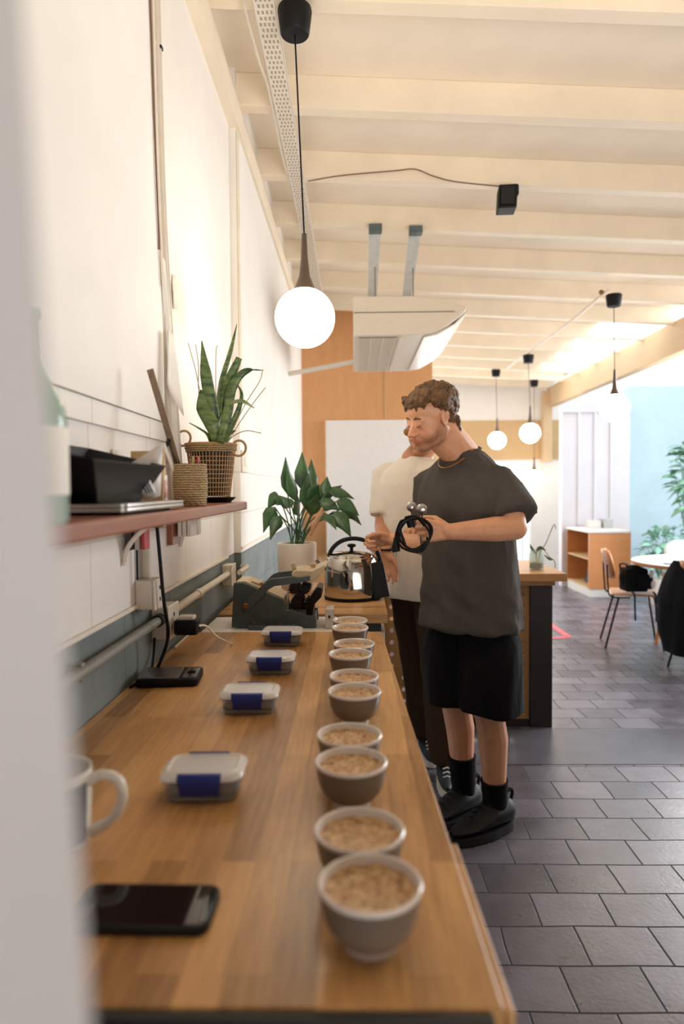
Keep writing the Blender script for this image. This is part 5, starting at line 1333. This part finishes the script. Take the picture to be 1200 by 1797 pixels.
# held things: kettle lead coil and two spoons
HQ = at(741, 905, 2.335)
pc = thing('kettle_lead', 'coiled black power lead with plug held in the man\'s near hand', 'cable', at(725, 930, 2.33))
q = MB(); pts = []
CC = at(727, 937, 2.325)
for k in range(150):
    a_ = 2 * PI * k / 30 * 1.0; w = k / 150
    pts.append(CC + Vector((math.cos(a_) * (.052 - .006 * math.sin(w * 9)), .020 * math.sin(a_ * .5 + w * 3) + .012 * (w - .5) * 2, math.sin(a_) * (.058 + .005 * math.sin(w * 13)))) + Vector((.006 * math.sin(k * .7), 0, 0)))
q.tube(pts, .0038, 8).build('cable_coil', M['black'], pc)
pg = at(694, 962, 2.33)
MB().tube(bez([CC + Vector((-.030, -.01, .045)), at(703, 915, 2.32), at(695, 935, 2.325), at(694, 948, 2.33)]), .0038, 8).build('cable_end', M['black'], pc)
MB().tube([at(694, 943, 2.33), at(694, 950, 2.33), at(694, 962, 2.33), at(695, 968, 2.33)], [.006, .009, .015, .014], 14).build('plug', M['black'], pc)
for dx in (-3, 2): MB().tube([at(694 + dx, 967, 2.33), at(694.5 + dx, 977, 2.33)], .0022, 8).build('plug_pin', M['steel'], pc)
MB().tube([at(717, 905, 2.33), at(722, 925, 2.33)], [.016, .013], 14).build('connector', M['black'], pc)
for (x, y, Y, lb) in ((740, 893, 2.33, 'round silver cupping spoon held upright, right one of two'), (722, 889, 2.37, 'round silver cupping spoon held upright, left one of two')):
    c_ = at(x, y, Y); o = thing('cupping_spoon', lb, 'spoon', c_ - Vector((0, 0, .02)), 0, 'pair of cupping spoons')
    MB().ell(c_, (.0185, .010, .0185), nu=28, nv=18).build('spoon_bowl', M['steel'], o)
    MB().tube([c_ - Vector((0, 0, .016)), c_ + Vector((.002, .008, -.030)), c_ + Vector((.010, .022, -.062))], [.004, .0028, .0032], 10).build('handle', M['steel'], o)

# ---- person two: white tee, behind ------------------------------------------
F2 = Vector((-.62, -.78, 0)).normalized(); L2 = Vector((-F2.y, F2.x, 0)) * 1.0
L2 = Vector((0, 0, 1)).cross(F2)
p2 = thing('person', 'man in cream t-shirt and brown trousers, face hidden behind the curly-haired man', 'person', (.30, 3.25, 0))
b2 = MB(); P2 = Vector((.300, 3.27, .98)); N2 = Vector((.290, 3.24, 1.515))
for k in (-1, 1): b2.cap(P2 + L2 * .05 * k, .105, P2 + L2 * .055 * k + Vector((0, 0, .38)), .11)
S2L, S2R = N2 + L2 * .175 - Vector((0, 0, .06)), N2 - L2 * .175 - Vector((0, 0, .06))
b2.cap(S2L - Vector((0, 0, .03)), .045, S2R - Vector((0, 0, .03)), .045); b2.cap(N2 - Vector((0, 0, .04)), .080, N2, .062)
h2 = frame(Vector((-.66, -.70, -.22))); HC2 = at(746, 750, 3.20)
HP2 = head_shape(b2, HC2, h2, 1.0)
b2.cap(N2, .062, HP2(-.03, 0, -.06), .058); b2.cap(N2 + F2 * .02, .055, HP2(0, 0, -.07), .05)
# right arm hangs by the kettle (screen left)
E2 = at(672, 925, 3.30); W2 = at(676, 968, 3.12)
S2R = at(676, 832, 3.36)
b2.cap(N2 - Vector((0, 0, .07)), .05, S2R - Vector((0, 0, .03)), .045)
b2.cap(S2R - Vector((0, 0, .03)), .044, E2, .042); b2.cap(E2, .042, W2, .028)
hand_shape(b2, W2, (.25, -.25, -1), (.6, -.4, -.1), (.8, -.3, 0), ((15, 20, 10), (18, 22, 12), (22, 25, 15), (26, 28, 15)), .03, ((.4, .8, .3), (.1, 1, .3), (.0, 1, .2)), .92)
E2L = P2 + L2 * .26 + Vector((0, 0, .20)); W2L = E2L + F2 * .18 + Vector((0, 0, .04)) - L2 * .08
b2.cap(S2L - Vector((0, 0, .035)), .042, E2L, .040); b2.cap(E2L, .042, W2L, .028)
hand_shape(b2, W2L, F2, (0, 0, -1), -L2, ((30, 40, 20),) * 4)
A2L = Vector((.425, 3.14, .09)); A2R = Vector((.372, 3.47, .09))
for A_, k in ((A2L, 1), (A2R, -1)):
    H_ = P2 + L2 * .075 * k; b2.cap(H_, .072, H_.lerp(A_, .5), .050); b2.cap(H_.lerp(A_, .5), .050, A_, .038)
l2 = lambda p: loc_of(p2, p)
M['skin2'] = m_skin('warm_skin', (204, 146, 108), None, [(l2(HP2(.06, .03, -.09)), .05, (90, 60, 44), .6, 260), (l2(HP2(.06, -.03, -.09)), .05, (90, 60, 44), .6, 260)])
finish('body', b2, .0048, M['skin2'], p2, 3)
hb = MB(); hb.ell(HP2(-.024, 0, .048), (.096, .083, .082), Matrix(h2).transposed(), 24, 14)
for i in range(160):
    v = Vector((rnd.gauss(0, 1), rnd.gauss(0, 1), rnd.gauss(0, 1))).normalized(); f, l, u = v
    if u < -.35 or (f > .1 and u < .45) or (f > -.2 and u < 0): continue
    hb.ell(HP2(-.020 + f * .10, l * .083, .046 + u * .088), (.013, .013, .013), None, 8, 6)
for i in range(12): hb.ell(HP2(.010, -.072, .02 - .007 * i), (.010, .007, .010), None, 8, 6)
finish('hair', hb, .006, M['hair_dark'], p2, 2)
q = MB()
for k in (-1, 1): q.ell(HP2(.098, k * .031, -.004), (.004, .024, .019), Matrix(h2).transposed(), 18, 10)
q.tube([HP2(.100, -.012, .0), HP2(.103, 0, .003), HP2(.100, .012, .0)], .002, 6)
for k in (-1, 1): q.tube([HP2(.095, k * .052, .003), HP2(.05, k * .074, .003), HP2(-.005, k * .080, .003)], .002, 6)
q.build('glasses', M['brass'], p2)
s2 = MB(); rings = []
for z, w_, d_ in ((.845, .165, .115), (.95, .165, .115), (1.08, .168, .118), (1.2, .175, .122), (1.32, .182, .122), (1.40, .182, .115), (1.455, .16, .10), (1.49, .115, .085), (1.515, .076, .074), (1.53, .068, .066)):
    c_ = P2.lerp(N2, max(0, (z - .98) / .535)); c_.z = z; row = []
    for j in range(60):
        q = 2 * PI * j / 60; x, y = math.cos(q), math.sin(q); k = 1 + .018 * math.sin(q * 6 + z * 8)
        row.append(c_ + L2 * w_ * abs(x) ** .85 * (1 if x > 0 else -1) * k + F2 * d_ * abs(y) ** .85 * (1 if y > 0 else -1) * k)
    rings.append(row)
s2.loft(rings); sleeve(s2, S2R + Vector((0, 0, -.01)), E2, .068, .070, .78); sleeve(s2, S2L, E2L, .068, .075, .75)
for S_ in (S2L, S2R): s2.cap(N2 - Vector((0, 0, .05)), .062, S_ - Vector((0, 0, .012)), .066)
me = remeshed(s2, .009, 4)
for v in me.vertices: v.co += v.normal * (.005 * noise.noise(Vector((v.co.x * 13, v.co.y * 13, v.co.z * 7))))
me.transform(p2.matrix_basis.inverted()); link('t_shirt', me, M['white_tee'], p2)['label'] = 'cream t-shirt'
t2 = MB()
for A_, k in ((A2L, 1), (A2R, -1)):
    H_ = P2 + L2 * .075 * k; rings = []
    for i in range(14):
        v = i / 13; z = .99 - .90 * v; c_ = Vector((H_.x, H_.y, 0)).lerp(Vector((A_.x, A_.y, 0)), v); c_.z = z; r = .090 - .010 * v
        rings.append([c_ + Vector((math.cos(q), math.sin(q), 0)) * r * (1 + .03 * math.sin(q * 4 + v * 9)) for q in (2 * PI * j / 36 for j in range(36))])
    t2.loft(rings)
t2.cap(P2 + L2 * .06, .09, P2 - L2 * .06, .09)
me = remeshed(t2, .010, 5)
for v in me.vertices: v.co += v.normal * (.006 * noise.noise(v.co * 12))
me.transform(p2.matrix_basis.inverted()); link('trousers', me, M['trousers'], p2)
MB().tube([W2 + Vector((0, 0, .01)) + (Vector((math.cos(q), math.sin(q), 0)) * .031) for q in (2 * PI * k / 24 for k in range(25))], .005, 8).build('wristwatch', M['black'], p2)
MB().box2((.335, 3.125, 1.06), (.365, 3.135, 1.10)).build('shirt_badge', M['cab_dark'], p2, False)
for A_, dF in ((A2L, Vector((-.10, -1, 0))), (A2R, Vector((.0, -1, 0)))):
    o, s_ = shoe('sneaker', p2, A_, dF, mat('navy_sneaker', (30, 38, 50), .6), M['paper'], .075, .285, .046)
    dF = dF.normalized(); s3 = Vector((-dF.y, dF.x, 0))
    for k in range(5):
        c_ = Vector((A_.x, A_.y, .112 - .011 * k)) + dF * (.05 + .021 * k)
        MB().tube([c_ - s3 * .020, c_ + Vector((0, 0, .008)), c_ + s3 * .020], .0035, 6).build('lace', M['paper'], o)
